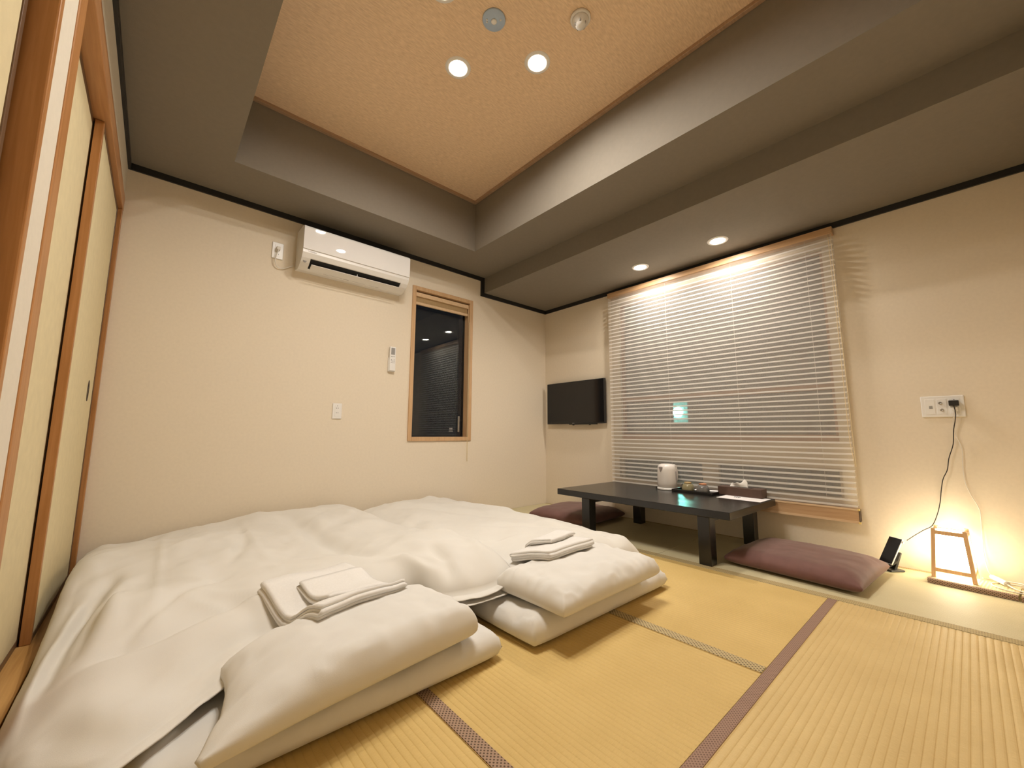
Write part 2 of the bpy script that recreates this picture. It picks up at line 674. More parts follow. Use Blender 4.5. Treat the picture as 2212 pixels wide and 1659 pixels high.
def softbody(name, lx, ly, h, r, m, parent=None, n=40, zmid=0.45, ears=0.0, dome=0.0, wr=0.0, seed=0, crumple=0.0, rb=None,
             pinch=0.0, warp=None, boxy=0.0):
    """stuffed slab: rounded rim at mid height, optional pinched corners, domed top, wrinkles; stands on z = 0"""
    q = np.linspace(0, math.pi, n)
    c = -np.cos(q)
    c = 0.55 * c + 0.45 * np.linspace(-1, 1, n)
    U, V = np.meshgrid(c, c, indexing='ij')
    X, Y = U * lx / 2, V * ly / 2
    X = X * (1 - ears * (1 - V ** 4))
    Y = Y * (1 - ears * (1 - U ** 4))
    du = (1 - np.abs(U)) * lx / 2
    dv = (1 - np.abs(V)) * ly / 2

    def e(d, rr):
        return np.sqrt(np.clip(1 - (1 - np.clip(d / rr, 0, 1)) ** 2, 0, 1))
    E = (1 - boxy) * e(du, r) * e(dv, r) + boxy * e(np.minimum(du, dv), r)
    if boxy > 0:
        X = X * (1 - 0.030 * boxy * (np.abs(U) * np.abs(V)) ** 8)
        Y = Y * (1 - 0.030 * boxy * (lx / ly) * (np.abs(U) * np.abs(V)) ** 8)
    if pinch > 0:
        E = E * (1 - pinch * (np.abs(U) * np.abs(V)) ** 3)
    rb = rb or r
    EB = (1 - boxy) * e(du, rb) * e(dv, rb) + boxy * e(np.minimum(du, dv), rb)
    zm = h * zmid
    noise = wr * fbm(X * 9 + seed, Y * 9 + seed * 1.7, 3)
    if crumple:
        rim = np.clip(1 - np.minimum(du, dv) / (r * 1.6), 0, 1)
        noise = noise + crumple * rim * ridge(X * 22 + seed, Y * 22 + 3 * seed)
    D = dome * (1 - U ** 2) * (1 - V ** 2)
    inner = np.clip(np.minimum(du, dv) / 0.02, 0, 1)
    ZT = zm + (h - zm) * E + D + noise * inner
    ZB = zm - zm * EB
    rimn = (1 - inner) * wr * 0.8 * fbm(X * 14 + seed, Y * 14, 2)
    ZT = ZT + rimn
    ZB = np.clip(ZB, 0, None)
    if warp:
        X, Y, ZT, ZB = warp(X, Y, ZT, ZB, U, V)
    return sheet_mesh(name, X, Y, ZT, X, Y, ZB, m, parent)


# ------------------------------------------------------------------ the room
XL, YF = -3.66, -3.70           # left wall face, front wall face (behind the camera)
ZC, ZL, ZT = 2.403, 2.24, 2.87  # main soffit, lowered soffit, tray ceiling

# floor: sub-floor with tatami mats as its parts
floor = struct(box('floor', (-3.9, YF - 0.1, -0.10), (0.12, 0.12, -0.035), 'subfloor'),
               'floor laid with woven straw tatami mats')


def tatami(x0, x1, y0, y1, along, m, heri, hm, pitch=0.0196, amp=0.0013):
    """one mat: ribbed rush top; the ribs run along its long side; heri = list of (side, width) bindings"""
    o_lo, o_hi = (y0, y1) if along == 'x' else (x0, x1)
    w = o_hi - o_lo
    nr = max(1, int(round(w / pitch)))
    ts, zs = [], []
    for k in range(nr):
        for f, z in ((0.0, -1.0), (0.10, -0.45), (0.28, -0.08), (0.50, 0.0), (0.72, -0.08), (0.90, -0.45)):
            ts.append(o_lo + w * (k + f) / nr)
            zs.append(amp * z)
    ts.append(o_hi)
    zs.append(-amp)
    l0, l1 = (x0, x1) if along == 'x' else (y0, y1)
    vs, fs = [], []
    P = (lambda l, t, z: (l, t, z)) if along == 'x' else (lambda l, t, z: (t, l, z))
    for t, z in zip(ts, zs):
        vs += [P(l0, t, z), P(l1, t, z)]
    n = len(ts)
    for i in range(n - 1):
        fs.append((2 * i, 2 * i + 1, 2 * i + 3, 2 * i + 2))
    b0 = len(vs)
    vs += [P(l0, ts[0], -0.034), P(l1, ts[0], -0.034), P(l1, ts[-1], -0.034), P(l0, ts[-1], -0.034)]
    fs += [(0, 1, b0 + 1, b0), (2 * n - 2, 2 * n - 1, b0 + 2, b0 + 3), (b0, b0 + 1, b0 + 2, b0 + 3)]
    fs.append(tuple([b0] + [2 * i for i in range(n)] + [b0 + 3]))
    fs.append(tuple([b0 + 1] + [2 * i + 1 for i in range(n)] + [b0 + 2]))
    o = mesh_obj('tatami_mat', vs, fs, m, floor)
    bm = bmesh.new()
    bm.from_mesh(o.data)
    bmesh.ops.recalc_face_normals(bm, faces=bm.faces[:])
    bm.to_mesh(o.data)
    bm.free()
    for side, hw in heri:
        t0, t1 = (o_lo, o_lo + hw) if side == 'lo' else (o_hi - hw, o_hi)
        A, B = P(l0 + 0.001, t0 + 0.0012, -0.002), P(l1 - 0.001, t1 - 0.0005, 0.0016)
        box('edge_binding', A, B, hm, o, bevel=0.0007, seg=1)
    return o


tatami(-0.9156, -0.004, -1.83, -0.004, 'y', 'tatami_green_y', [('lo', 0.055), ('hi', 0.025)], 'heri_strip', pitch=0.0125, amp=0.0006)
tatami(-0.9156, -0.004, YF + 0.004, -1.832, 'y', 'tatami_green_y', [('lo', 0.055), ('hi', 0.025)], 'heri_strip', pitch=0.0125, amp=0.0006)
tatami(-1.8497, -0.9170, -2.733, -0.906, 'y', 'tatami_gold_y', [('lo', 0.050)], 'heri_olive', amp=0.0012)
tatami(-2.7515, -1.8512, -2.733, -0.906, 'y', 'tatami_gold_y', [('lo', 0.040)], 'heri_brown', amp=0.0018)
tatami(-3.643, -2.7530, -2.733, -0.906, 'y', 'tatami_gold_y', [('lo', 0.040)], 'heri_brown', amp=0.0018)
tatami(-2.750, -0.9170, -0.904, -0.004, 'x', 'tatami_pale_x', [('lo', 0.037)], 'heri_mauve')
tatami(-3.643, -2.7515, -0.904, -0.004, 'x', 'tatami_pale_x', [], 'heri_mauve')
tatami(-2.750, -0.9170, -3.66, -2.7345, 'x', 'tatami_pale_x', [('hi', 0.037), ('lo', 0.037)], 'heri_mauve', amp=0.0022)
tatami(-3.643, -2.7515, -3.66, -2.7345, 'x', 'tatami_pale_x', [('hi', 0.037)], 'heri_mauve')


def wall_boxes(axis, face0, face1, a0, a1, z0, z1, holes):
    """boxes that fill a wall rectangle around rectangular holes (a, a, z, z)"""
    ca = sorted({a0, a1} | {h[0] for h in holes} | {h[1] for h in holes})
    out = []
    for i in range(len(ca) - 1):
        m_ = (ca[i] + ca[i + 1]) / 2
        blocked = sorted([(h[2], h[3]) for h in holes if h[0] < m_ < h[1]])
        z = z0
        for b0, b1 in blocked + [(z1, z1)]:
            if b0 > z + 1e-6:
                if axis == 'y':
                    out.append(((ca[i], face0, z), (ca[i + 1], face1, b0)))
                else:
                    out.append(((face0, ca[i], z), (face1, ca[i + 1], b0)))
            z = b1
    return out


W1 = (-1.712, -1.110, 0.745, 2.085)      # small window opening in the back wall
W2 = (-2.680, -1.020, 0.735, 2.075)      # large window opening behind the shade
W3 = (-2.680, -0.985, 0.350, 0.560)      # low window opening behind the shade
struct(boxes('wall_back', wall_boxes('y', 0.0, 0.14, -3.90, 0.14, -0.1, 2.55, [(W1[0] - 0.031, W1[1] + 0.031, W1[2] - 0.031, W1[3] + 0.031)]), 'wallpaper'),
       'cream papered back wall with the air conditioner and a narrow window')
struct(boxes('wall_right', wall_boxes('x', 0.0, 0.14, YF - 0.1, 0.0, -0.1, 2.55, [W2, W3]), 'wallpaper'),
       'cream papered right wall with the wide shaded window')
struct(box('wall_front', (-3.90, YF - 0.1, -0.1), (0.0, YF, 2.55), 'wallpaper'), 'cream papered wall behind the viewer')

# left wall: wall above the lintel, short pillar of wall between two openings, end piece
LZ = 2.09
wl = struct(boxes('wall_left', [((-3.90, YF, LZ + 0.085), (XL, 0.0, 2.55)),
                                ((-3.86, -1.898, 0.0), (XL, -1.757, LZ)),
                                ((-3.90, YF, -0.03), (XL, -2.905, LZ))], 'wallpaper_white'),
            'cream papered left wall around the sliding door openings')
struct(box('trim_1', (-3.80, YF, LZ), (XL + 0.004, -0.002, LZ + 0.085), 'wood_brown_h', bevel=0.003),
       'brown wooden lintel running above the sliding doors')
struct(box('trim_2', (-3.80, -0.034, 0.0), (XL + 0.002, -0.001, LZ), 'wood_brown_v', bevel=0.002),
       'brown wooden door post in the far left corner of the room')
struct(box('trim_3', (-3.80, -1.757, 0.0), (XL + 0.003, -1.668, LZ), 'wood_brown_v', bevel=0.006),
       'brown wooden door post on the far side of the narrow white wall strip')
struct(box('trim_4', (-3.80, -1.930, 0.0), (XL + 0.003, -1.898, LZ), 'wood_brown_v', bevel=0.004),
       'brown wooden door post on the near side of the narrow white wall strip')
struct(box('trim_5', (-3.80, -1.668, -0.03), (-3.645, -0.034, 0.006), 'wood_threshold', bevel=0.002),
       'honey coloured wooden threshold under the far pair of sliding doors')
struct(box('trim_6', (-3.80, -2.905, -0.03), (-3.645, -1.930, 0.006), 'wood_threshold', bevel=0.002),
       'honey coloured wooden threshold under the nearest sliding door')


def fusuma(name, y0, y1, xf, th, label, pull_y=None):
    """sliding paper door: papered panel in a thin wooden frame, oval finger pull"""
    z0, z1 = 0.007, LZ - 0.003
    fw = 0.024
    d = struct(box(name, (xf - th + 0.004, y0 + fw, z0 + fw), (xf - 0.003, y1 - fw, z1 - fw), 'fusuma_paper'), label)
    for a, b in ((y0, y0 + fw), (y1 - fw, y1)):
        mm = 'wood_stile_dark' if a > (y0 + y1) / 2 else 'wood_brown_v'
        box('stile', (xf - th, a, z0), (xf, b, z1), mm, d, bevel=0.0015)
    for a, b in ((z0, z0 + fw), (z1 - fw, z1)):
        box('rail', (xf - th, y0 + fw, a), (xf - 0.001, y1 - fw, b), 'wood_stile_dark', d, bevel=0.001)
    if pull_y is not None:
        vs, fs = [], []
        n = 28
        rings = ((1.0, 0.0), (0.95, 0.0025), (0.72, 0.0025), (0.66, -0.0015), (0.05, -0.0018))
        for s, dx in rings:
            for k in range(n):
                a = 2 * math.pi * k / n
                vs.append((xf - 0.0028 + dx, pull_y + 0.026 * s * math.cos(a), 0.985 + 0.055 * s * math.sin(a)))
        for i in range(len(rings) - 1):
            for k in range(n):
                fs.append((i * n + k, i * n + (k + 1) % n, (i + 1) * n + (k + 1) % n, (i + 1) * n + k))
        fs.append(tuple((len(rings) - 1) * n + k for k in range(n)))
        hp = mesh_obj('finger_pull', vs, fs, 'cap_brown', d, True)
        tag(hp, 'dark oval finger pull')
    return d


fusuma('door_1', -0.925, -0.036, -3.677, 0.028, 'cream papered sliding door next to the back wall, with a dark oval pull', -0.255)
fusuma('door_2', -1.668, -0.880, -3.709, 0.028, 'cream papered sliding door in the rear track, in the middle of the left wall')
fusuma('door_3', -2.900, -1.938, -3.702, 0.028, 'cream papered sliding door closest to the viewer at the left edge')

# ceiling
CX0, CX1, CY0, CY1 = -3.180, -1.383, -3.560, -0.450
ceil = struct(boxes('ceiling', [((-3.90, YF - 0.1, ZC), (CX0, 0.12, ZC + 0.10)), ((CX1, YF - 0.1, ZC), (-0.93, 0.12, ZC + 0.10)),
                                ((CX0, YF - 0.1, ZC), (CX1, CY0, ZC + 0.10)), ((CX0, CY1, ZC), (CX1, 0.12, ZC + 0.10))], 'ceiling_grey'),
              'dark grey ceiling with a deep raised tray in the middle')


def slab(name, x0, x1, y0, y1, z0, z1, holes, m, parent):
    """ceiling slab with square cut-outs for the recessed lamps"""
    cx = sorted({x0, x1} | {h[0] - HH for h in holes} | {h[0] + HH for h in holes})
    out = []
    for i in range(len(cx) - 1):
        mx = (cx[i] + cx[i + 1]) / 2
        y = y0
        for a, b in sorted((h[1] - HH, h[1] + HH) for h in holes if abs(h[0] - mx) < HH) + [(y1, y1)]:
            if a > y + 1e-6:
                out.append(((cx[i], y, z0), (cx[i + 1], a, z1)))
            y = b
    return boxes(name, out, m, parent)


HH = 0.050
TRAY_SPOTS = [(-2.272, -1.485), (-1.955, -1.813), (-2.565, -1.790), (-2.250, -2.110)]
LOW_SPOTS = [(-0.320, -1.462), (-0.324, -2.117)]
slab('lowered_soffit', -0.93, 0.12, YF - 0.1, 0.12, ZL, ZC + 0.10, LOW_SPOTS, 'ceiling_grey', ceil)
HT = ZT
box('tray_side', (CX0 - 0.03, CY0 - 0.03, ZC + 0.1), (CX0, CY1 + 0.03, HT), 'ceiling_grey', ceil)
box('tray_side', (CX1, CY0 - 0.03, ZC + 0.1), (CX1 + 0.03, CY1 + 0.03, HT), 'ceiling_grey', ceil)
box('tray_side', (CX0, CY0 - 0.03, ZC + 0.1), (CX1, CY0, HT), 'ceiling_grey', ceil)
box('tray_side', (CX0, CY1, ZC + 0.1), (CX1, CY1 + 0.03, HT), 'ceiling_grey', ceil)
slab('tray_panel', CX0 - 0.03, CX1 + 0.03, CY0 - 0.03, CY1 + 0.03, HT, HT + 0.03, TRAY_SPOTS, 'ceiling_tan', ceil)
tw = 0.024
for lo, hi in (((CX0, CY0, HT - 0.022), (CX0 + tw, CY1, HT)), ((CX1 - tw, CY0, HT - 0.022), (CX1, CY1, HT)),
               ((CX0 + tw, CY0, HT - 0.022), (CX1 - tw, CY0 + tw, HT)), ((CX0 + tw, CY1 - tw, HT - 0.022), (CX1 - tw, CY1, HT))):
    box('tray_moulding', lo, hi, 'wood_trim_tan', ceil, bevel=0.002)
# black mouldings
TK = 0.013
XS = -0.976
struct(box('trim_7', (XL, -TK, ZC - 0.040), (XS, 0.0, ZC), 'moulding_black', bevel=0.001), 'black moulding along the top of the back wall')
struct(box('trim_8', (XS, -TK, ZL - 0.040), (-0.932, 0.0, ZC), 'moulding_black', bevel=0.001), 'short upright black moulding at the step of the ceiling')
struct(box('trim_9', (-0.932, -TK, ZL - 0.040), (0.0, 0.0, ZL), 'moulding_black', bevel=0.001), 'black moulding below the lowered ceiling on the back wall')
struct(box('trim_10', (-TK, YF, ZL - 0.040), (0.0, -TK, ZL), 'moulding_black', bevel=0.001), 'black moulding along the top of the right wall')
struct(box('trim_11', (XL, YF, ZC - 0.040), (XL + TK, -TK, ZC), 'moulding_black', bevel=0.001), 'black moulding along the top of the left wall')


# ------------------------------------------------------------------ ceiling lamps and fittings
def downlight(xy, z, label, group, lens):
    t = thing('downlight', label, 'ceiling light', (xy[0], xy[1], z), 0, group)
    r = 0.0475
    lathe('rim', [(r, 0.006), (r, -0.002), (r + 0.003, -0.005), (r + 0.022, -0.0045), (r + 0.025, -0.0005), (r + 0.0255, 0.0), (r + 0.012, 0.0), (r + 0.0015, 0.002), (r + 0.0015, 0.006)], 'lamp_rim', t, 40, loop=True)
    lathe('housing', [(r + 0.001, 0.0105), (r + 0.001, 0.020), (0.003, 0.021)], 'lamp_rim', t, 24)
    n = 20
    vs = [(r * math.cos(2 * math.pi * k / n), r * math.sin(2 * math.pi * k / n), 0.006) for k in range(n)]
    vs += [(x, y, 0.010) for x, y, _ in vs]
    mesh_obj('lens', vs, [tuple(range(n))[::-1], tuple(range(n, 2 * n))] + [(k, (k + 1) % n, n + (k + 1) % n, n + k) for k in range(n)], lens, t)
    return t


G1, G2 = 'downlights in the ceiling tray', 'downlights above the window shade'
downlight(TRAY_SPOTS[0], ZT, 'bright ceiling downlight in the raised tray nearest the air conditioner', G1, 'lamp_lens')
downlight(TRAY_SPOTS[1], ZT, 'bright ceiling downlight in the raised tray nearest the window side', G1, 'lamp_lens')
downlight(TRAY_SPOTS[2], ZT, 'ceiling downlight cut by the top edge, left of the blue disc', G1, 'lamp_lens')
downlight(TRAY_SPOTS[3], ZT, 'ceiling downlight cut by the top edge, right of the blue disc', G1, 'lamp_lens')
downlight(LOW_SPOTS[0], ZL, 'downlight in the lowered ceiling nearest the television corner', G2, 'lamp_lens_window')
downlight(LOW_SPOTS[1], ZL, 'downlight in the lowered ceiling above the right half of the shade', G2, 'lamp_lens_window')

rs = thing('ceiling_rosette', 'flat blue grey disc on the tray ceiling between the downlights', 'rosette', (-2.290, -1.836, ZT))
lathe('disc', [(0.058, 0.0), (0.0585, -0.006), (0.056, -0.009), (0.002, -0.010)], 'rosette', rs)
lathe('hub', [(0.014, -0.009), (0.014, -0.016), (0.010, -0.018), (0.001, -0.018)], 'lamp_rim', rs, 24)
for a, q in ((2.3, 0.036), (2.62, 0.036), (5.4, 0.034)):
    lathe('screw', [(0.0045, -0.0095), (0.0045, -0.012), (0.001, -0.0125)], 'lamp_rim', rs, 12, (q * math.cos(a), q * math.sin(a), 0))

sd = thing('smoke_detector', 'round white smoke detector on the tray ceiling', 'smoke detector', (-1.968, -2.134, ZT))
lathe('base', [(0.050, 0.0), (0.051, -0.010), (0.048, -0.014), (0.002, -0.014)], 'plastic_white', sd)
lathe('dome', [(0.042, -0.013), (0.040, -0.026), (0.026, -0.034), (0.024, -0.046), (0.002, -0.048)], 'plastic_white', sd)
for k in range(5):
    a = 2 * math.pi * k / 5
    box('vent_fin', (0.026 * math.cos(a) - 0.003, 0.026 * math.sin(a) - 0.003, -0.044), (0.026 * math.cos(a) + 0.003, 0.026 * math.sin(a) + 0.003, -0.030), 'plastic_grey', sd)

# ------------------------------------------------------------------ narrow window in the back wall
w1 = struct(bpy.data.objects.new('window_1', None), 'narrow dark window in a light wooden frame on the back wall')
link(w1)
cw = 0.036
ox0, ox1, oz0, oz1 = W1[0], W1[1], W1[2], W1[3]
for nm, lo, hi in (('frame_side', (ox0 - cw, -0.014, oz0 - cw), (ox0, 0.11, oz1 + cw)), ('frame_side', (ox1, -0.014, oz0 - cw), (ox1 + cw, 0.11, oz1 + cw)),
                   ('frame_sill', (ox0, -0.014, oz0 - cw), (ox1, 0.11, oz0)), ('frame_head', (ox0, -0.014, oz1), (ox1, 0.11, oz1 + cw))):
    box(nm, lo, hi, 'window_wood', w1, bevel=0.002)
box('sash', (ox0, 0.078, oz0), (ox0 + 0.012, 0.10, oz1), 'plastic_black', w1)
box('sash', (ox1 - 0.012, 0.078, oz0), (ox1, 0.10, oz1), 'plastic_black', w1)
box('sash', (ox0 + 0.012, 0.078, oz0), (ox1 - 0.012, 0.10, oz0 + 0.012), 'plastic_black', w1)
box('pane', (ox0 + 0.012, 0.082, oz0 + 0.012), (ox1 - 0.012, 0.088, oz1), 'night_glass', w1)
box('window_lock', (-1.176, 0.066, 0.790), (-1.156, 0.080, 0.945), 'lock_metal', w1, bevel=0.003)
boxes('glass_mark', [((-1.270, 0.0805, 0.796), (-1.222, 0.0815, 0.800)), ((-1.268, 0.0805, 0.806), (-1.226, 0.0815, 0.809)),
                     ((-1.262, 0.0805, 0.815), (-1.248, 0.0815, 0.832)), ((-1.242, 0.0805, 0.815), (-1.230, 0.0815, 0.832))], 'plastic_grey', w1)
rb = thing('roller_blind', 'rolled up tan cloth blind at the top of the narrow window', 'roller blind', (ox0 + 0.004, 0.0, oz1))
L1 = ox1 - ox0 - 0.008
box('cassette', (0, 0.006, -0.052), (L1, 0.050, -0.014), 'rail_wood_light', rb, bevel=0.004)
box('cloth', (0.008, 0.024, -0.104), (L1 - 0.008, 0.0285, -0.050), 'blind_cloth', rb)
box('bottom_bar', (0.003, 0.014, -0.128), (L1 - 0.003, 0.036, -0.102), 'rail_wood_light', rb, bevel=0.004)
tube('bead_chain', [(L1 - 0.012, 0.0, -0.03), (L1 - 0.010, -0.018, -0.30), (L1 - 0.012, -0.020, -0.9), (L1 - 0.014, -0.022, -1.50), (L1 - 0.011, -0.024, -1.57), (L1 - 0.006, -0.022, -1.50), (L1 - 0.004, -0.020, -0.9), (L1 - 0.004, -0.018, -0.2)],
     0.0016, 'bead', rb, 60, 6)

# ------------------------------------------------------------------ air conditioner on the back wall
ac = thing('air_conditioner', 'white wall air conditioner with open louver below the black moulding', 'air conditioner', (-2.300, 0.0, 1.985))
AX0, AX1 = -0.415, 0.415
prof_full = [(0.0, 0.0), (-0.075, -0.008), (-0.110, 0.002), (-0.150, 0.026), (-0.178, 0.052), (-0.198, 0.086), (-0.200, 0.282), (-0.16, 0.296), (0.0, 0.300)]
prof_notch = [(0.0, 0.0), (-0.075, -0.008), (-0.100, 0.000), (-0.086, 0.060), (-0.120, 0.075), (-0.172, 0.052), (-0.178, 0.055), (-0.198, 0.086), (-0.200, 0.282), (-0.16, 0.296), (0.0, 0.300)]
NX0, NX1 = -0.355, 0.352
bmx = bmesh.new()
for x0, x1, pf in ((AX0, NX0, prof_full), (NX0, NX1, prof_notch), (NX1, AX1, prof_full)):
    A = [bmx.verts.new((x0, a, b)) for a, b in pf]
    B = [bmx.verts.new((x1, a, b)) for a, b in pf]
    n = len(pf)
    for i in range(n):
        bmx.faces.new((A[i], A[(i + 1) % n], B[(i + 1) % n], B[i]))
    bmx.faces.new(A[::-1])
    bmx.faces.new(B)
bm_obj('body', bmx, 'plastic_white', ac)
prism('front_panel', [(-0.199, 0.108), (-0.2075, 0.110), (-0.2078, 0.150), (-0.2078, 0.272), (-0.196, 0.286), (-0.192, 0.282)], AX0 - 0.001, AX1 + 0.001, 'ac_gloss', ac, bevel=0.0012)
prism('air_outlet', [(-0.1005, 0.0015), (-0.0875, 0.0605), (-0.120, 0.0735), (-0.1705, 0.0515)][::-1] + [], NX0 + 0.001, NX1 - 0.001, 'dark_inside', ac)
# the flap hangs below the dark slot
prism('louver', [(-0.106, -0.006), (-0.156, 0.0200), (-0.160, 0.0150), (-0.108, -0.0105)], NX0 + 0.012, NX1 - 0.006, 'plastic_white', ac, bevel=0.0008)
box('louver_support', (-0.006, -0.150, 0.022), (-0.002, -0.125, 0.045), 'plastic_white', ac)
text('brand_lettering', 'TOSHIBA', 0.0145, 'ink_pale', ac, (-0.352, -0.1995, 0.095), (math.radians(84), 0, 0))
lathe('indicator_light', [(0.004, 0.0), (0.004, -0.002), (0.001, -0.0025)], 'lamp_rim', ac, 16, (0.285, -0.1975, 0.092), axis='y')
lathe('maker_badge', [(0.012, 0.0), (0.012, -0.001), (0.001, -0.001)], 'plastic_grey', ac, 20, (-0.390, -0.1595, 0.032), axis='y')
dec = []
for x0, x1 in ((-0.235, -0.205), (-0.20, -0.155), (-0.15, -0.11), (-0.105, -0.07)):
    dec.append(((x0, -0.110, -0.0025), (x1, -0.096, -0.0020)))
boxes('caution_print', [((-0.24, -0.0925, -0.0073), (-0.20, -0.0885, -0.0066)), ((-0.195, -0.0925, -0.0073), (-0.10, -0.0900, -0.0066)), ((-0.09, -0.0940, -0.0073), (-0.05, -0.0860, -0.0066)),
                        ((-0.02, -0.0925, -0.0073), (0.08, -0.0895, -0.0066)), ((0.12, -0.0925, -0.0073), (0.16, -0.0895, -0.0066)), ((0.165, -0.0940, -0.0073), (0.195, -0.0870, -0.0066))], 'ink_pale', ac)

# sockets -----------------------------------------------------------------------
def slots(parent, pts, y=-0.0105):
    for x, z in pts:
        box('socket_slot', (x - 0.0012, y - 0.0006, z - 0.0045), (x + 0.0012, y + 0.0006, z + 0.0045), 'plastic_black', parent)


so = thing('wall_outlet', 'white wall socket beside the air conditioner with a plug in it', 'outlet', (-2.838, 0.0, 2.10))
box('plate', (-0.037, -0.009, -0.062), (0.037, 0.0, 0.062), 'plastic_white', so, bevel=0.004)
box('insert', (-0.018, -0.0105, -0.046), (0.018, -0.008, 0.046), 'plastic_white', so, bevel=0.001)
slots(so, [(-0.006, -0.028), (0.006, -0.028)])
pc = thing('power_cord', 'cream plug and cord of the air conditioner looping from the upper wall socket', 'power cord', (-2.838, 0.0, 2.10))
box('plug', (-0.014, -0.045, -0.004), (0.012, -0.0108, 0.022), 'cord_white', pc, bevel=0.005)
tube('cord', [(0.0, -0.040, -0.002), (-0.008, -0.042, -0.035), (-0.016, -0.030, -0.085), (0.004, -0.018, -0.125), (0.045, -0.014, -0.125), (0.085, -0.012, -0.100), (0.108, -0.010, -0.085)], 0.0035, 'cord_white', pc, 50)

so = thing('wall_outlet', 'white double socket low in the middle of the back wall', 'outlet', (-2.351, 0.0, 0.945))
box('plate', (-0.035, -0.009, -0.060), (0.035, 0.0, 0.060), 'plastic_white', so, bevel=0.004)
box('insert', (-0.017, -0.0105, -0.044), (0.017, -0.008, 0.044), 'plastic_white', so, bevel=0.001)
slots(so, [(-0.006, 0.022), (0.006, 0.022), (-0.006, -0.014), (0.006, -0.014)])
lathe('earth_mark', [(0.0035, 0.0), (0.0035, -0.0006), (0.0005, -0.0006)], 'plastic_grey', so, 12, (0.0, -0.0100, 0.040), axis='y')

rc = thing('remote_control', 'slim white remote control in its holder on the back wall beside the window', 'remote control', (-1.924, 0.0, 1.405))
box('holder', (-0.031, -0.020, -0.105), (0.031, 0.0, 0.015), 'plastic_white', rc, bevel=0.004)
box('body', (-0.027, -0.034, -0.100), (0.027, -0.014, 0.110), 'plastic_white', rc, bevel=0.005)
box('display', (-0.017, -0.0348, 0.040), (0.017, -0.0335, 0.098), 'plastic_grey', rc, bevel=0.001)
for i in range(3):
    for j, z in enumerate((0.024, -0.004, -0.016, -0.030)):
        if j == 1 and i == 1:
            continue
        box('button', (-0.017 + i * 0.0125, -0.0356, z - 0.003), (-0.009 + i * 0.0125, -0.0338, z + 0.003), 'plastic_grey' if j == 0 else 'ink_pale', rc, bevel=0.001)

# ------------------------------------------------------------------ television on the right wall
tv = thing('television', 'black flat television mounted on the right wall in the corner', 'television', (0.0, -0.475, 1.113))
box('cabinet', (-0.062, -0.391, -0.228), (-0.030, 0.391, 0.228), 'plastic_black', tv, bevel=0.004)
box('screen', (-0.0632, -0.383, -0.214), (-0.0615, 0.383, 0.222), 'screen_black', tv)
box('wall_bracket', (-0.031, -0.14, -0.12), (0.0, 0.14, 0.12), 'plastic_black', tv)
box('lower_edge_strip', (-0.060, -0.285, -0.236), (-0.034, 0.075, -0.227), 'plastic_black', tv, bevel=0.002)
box('sensor', (-0.060, 0.008, -0.244), (-0.046, 0.028, -0.234), 'plastic_black', tv, bevel=0.003)
box('stand_foot_stub', (-0.058, -0.206, -0.244), (-0.044, -0.190, -0.234), 'plastic_black', tv, bevel=0.003)
boxes('logo', [((-0.0640, -0.004 + 0.006 * k, -0.2235), (-0.0630, 0.0002 + 0.006 * k, -0.2195)) for k in range(5)], 'ink_pale', tv)

# ------------------------------------------------------------------ windows and shade on the right wall
w2 = struct(bpy.data.objects.new('window_2', None), 'large dark window behind the translucent shade')
link(w2)
y0, y1, z0, z1 = W2
for lo, hi in (((0.03, y0, z0), (0.12, y0 + 0.020, z1)), ((0.03, y1 - 0.020, z0), (0.12, y1, z1)), ((0.03, y0 + 0.02, z1 - 0.02), (0.12, y1 - 0.02, z1))):
    box('frame', lo, hi, 'sash_pink', w2)
box('sill', (0.001, y0, z0 + 0.0005), (0.12, y1, z0 + 0.045), 'sash_pink', w2)
box('crossbar', (0.045, y0 + 0.02, 1.090), (0.085, y1 - 0.02, 1.130), 'sash_pink', w2)
box('pane', (0.062, y0 + 0.02, 1.130), (0.068, y1 - 0.02, z1 - 0.02), 'milky_glass', w2)
box('pane', (0.062, y0 + 0.02, z0 + 0.045), (0.068, y1 - 0.02, 1.090), 'milky_glass', w2)
w3 = struct(bpy.data.objects.new('window_3', None), 'low two part window behind the bottom of the shade')
link(w3)
y0, y1, z0, z1 = W3
for lo, hi in (((0.03, y0, z0), (0.12, y0 + 0.02, z1)), ((0.03, y1 - 0.02, z0), (0.12, y1, z1)), ((0.03, y0 + 0.02, z1 - 0.015), (0.12, y1 - 0.02, z1)), ((0.001, y0, z0 + 0.0005), (0.12, y1, z0 + 0.02))):
    box('frame', lo, hi, 'sill_cream', w3)
box('mullion', (0.03, -1.890, z0 + 0.02), (0.10, -1.760, z1 - 0.015), 'sill_cream', w3)
box('pane', (0.062, y0 + 0.02, z0 + 0.02), (0.068, -1.890, z1 - 0.015), 'low_glass', w3)
box('pane', (0.062, -1.760, z0 + 0.02), (0.068, y1 - 0.02, z1 - 0.015), 'low_glass', w3)

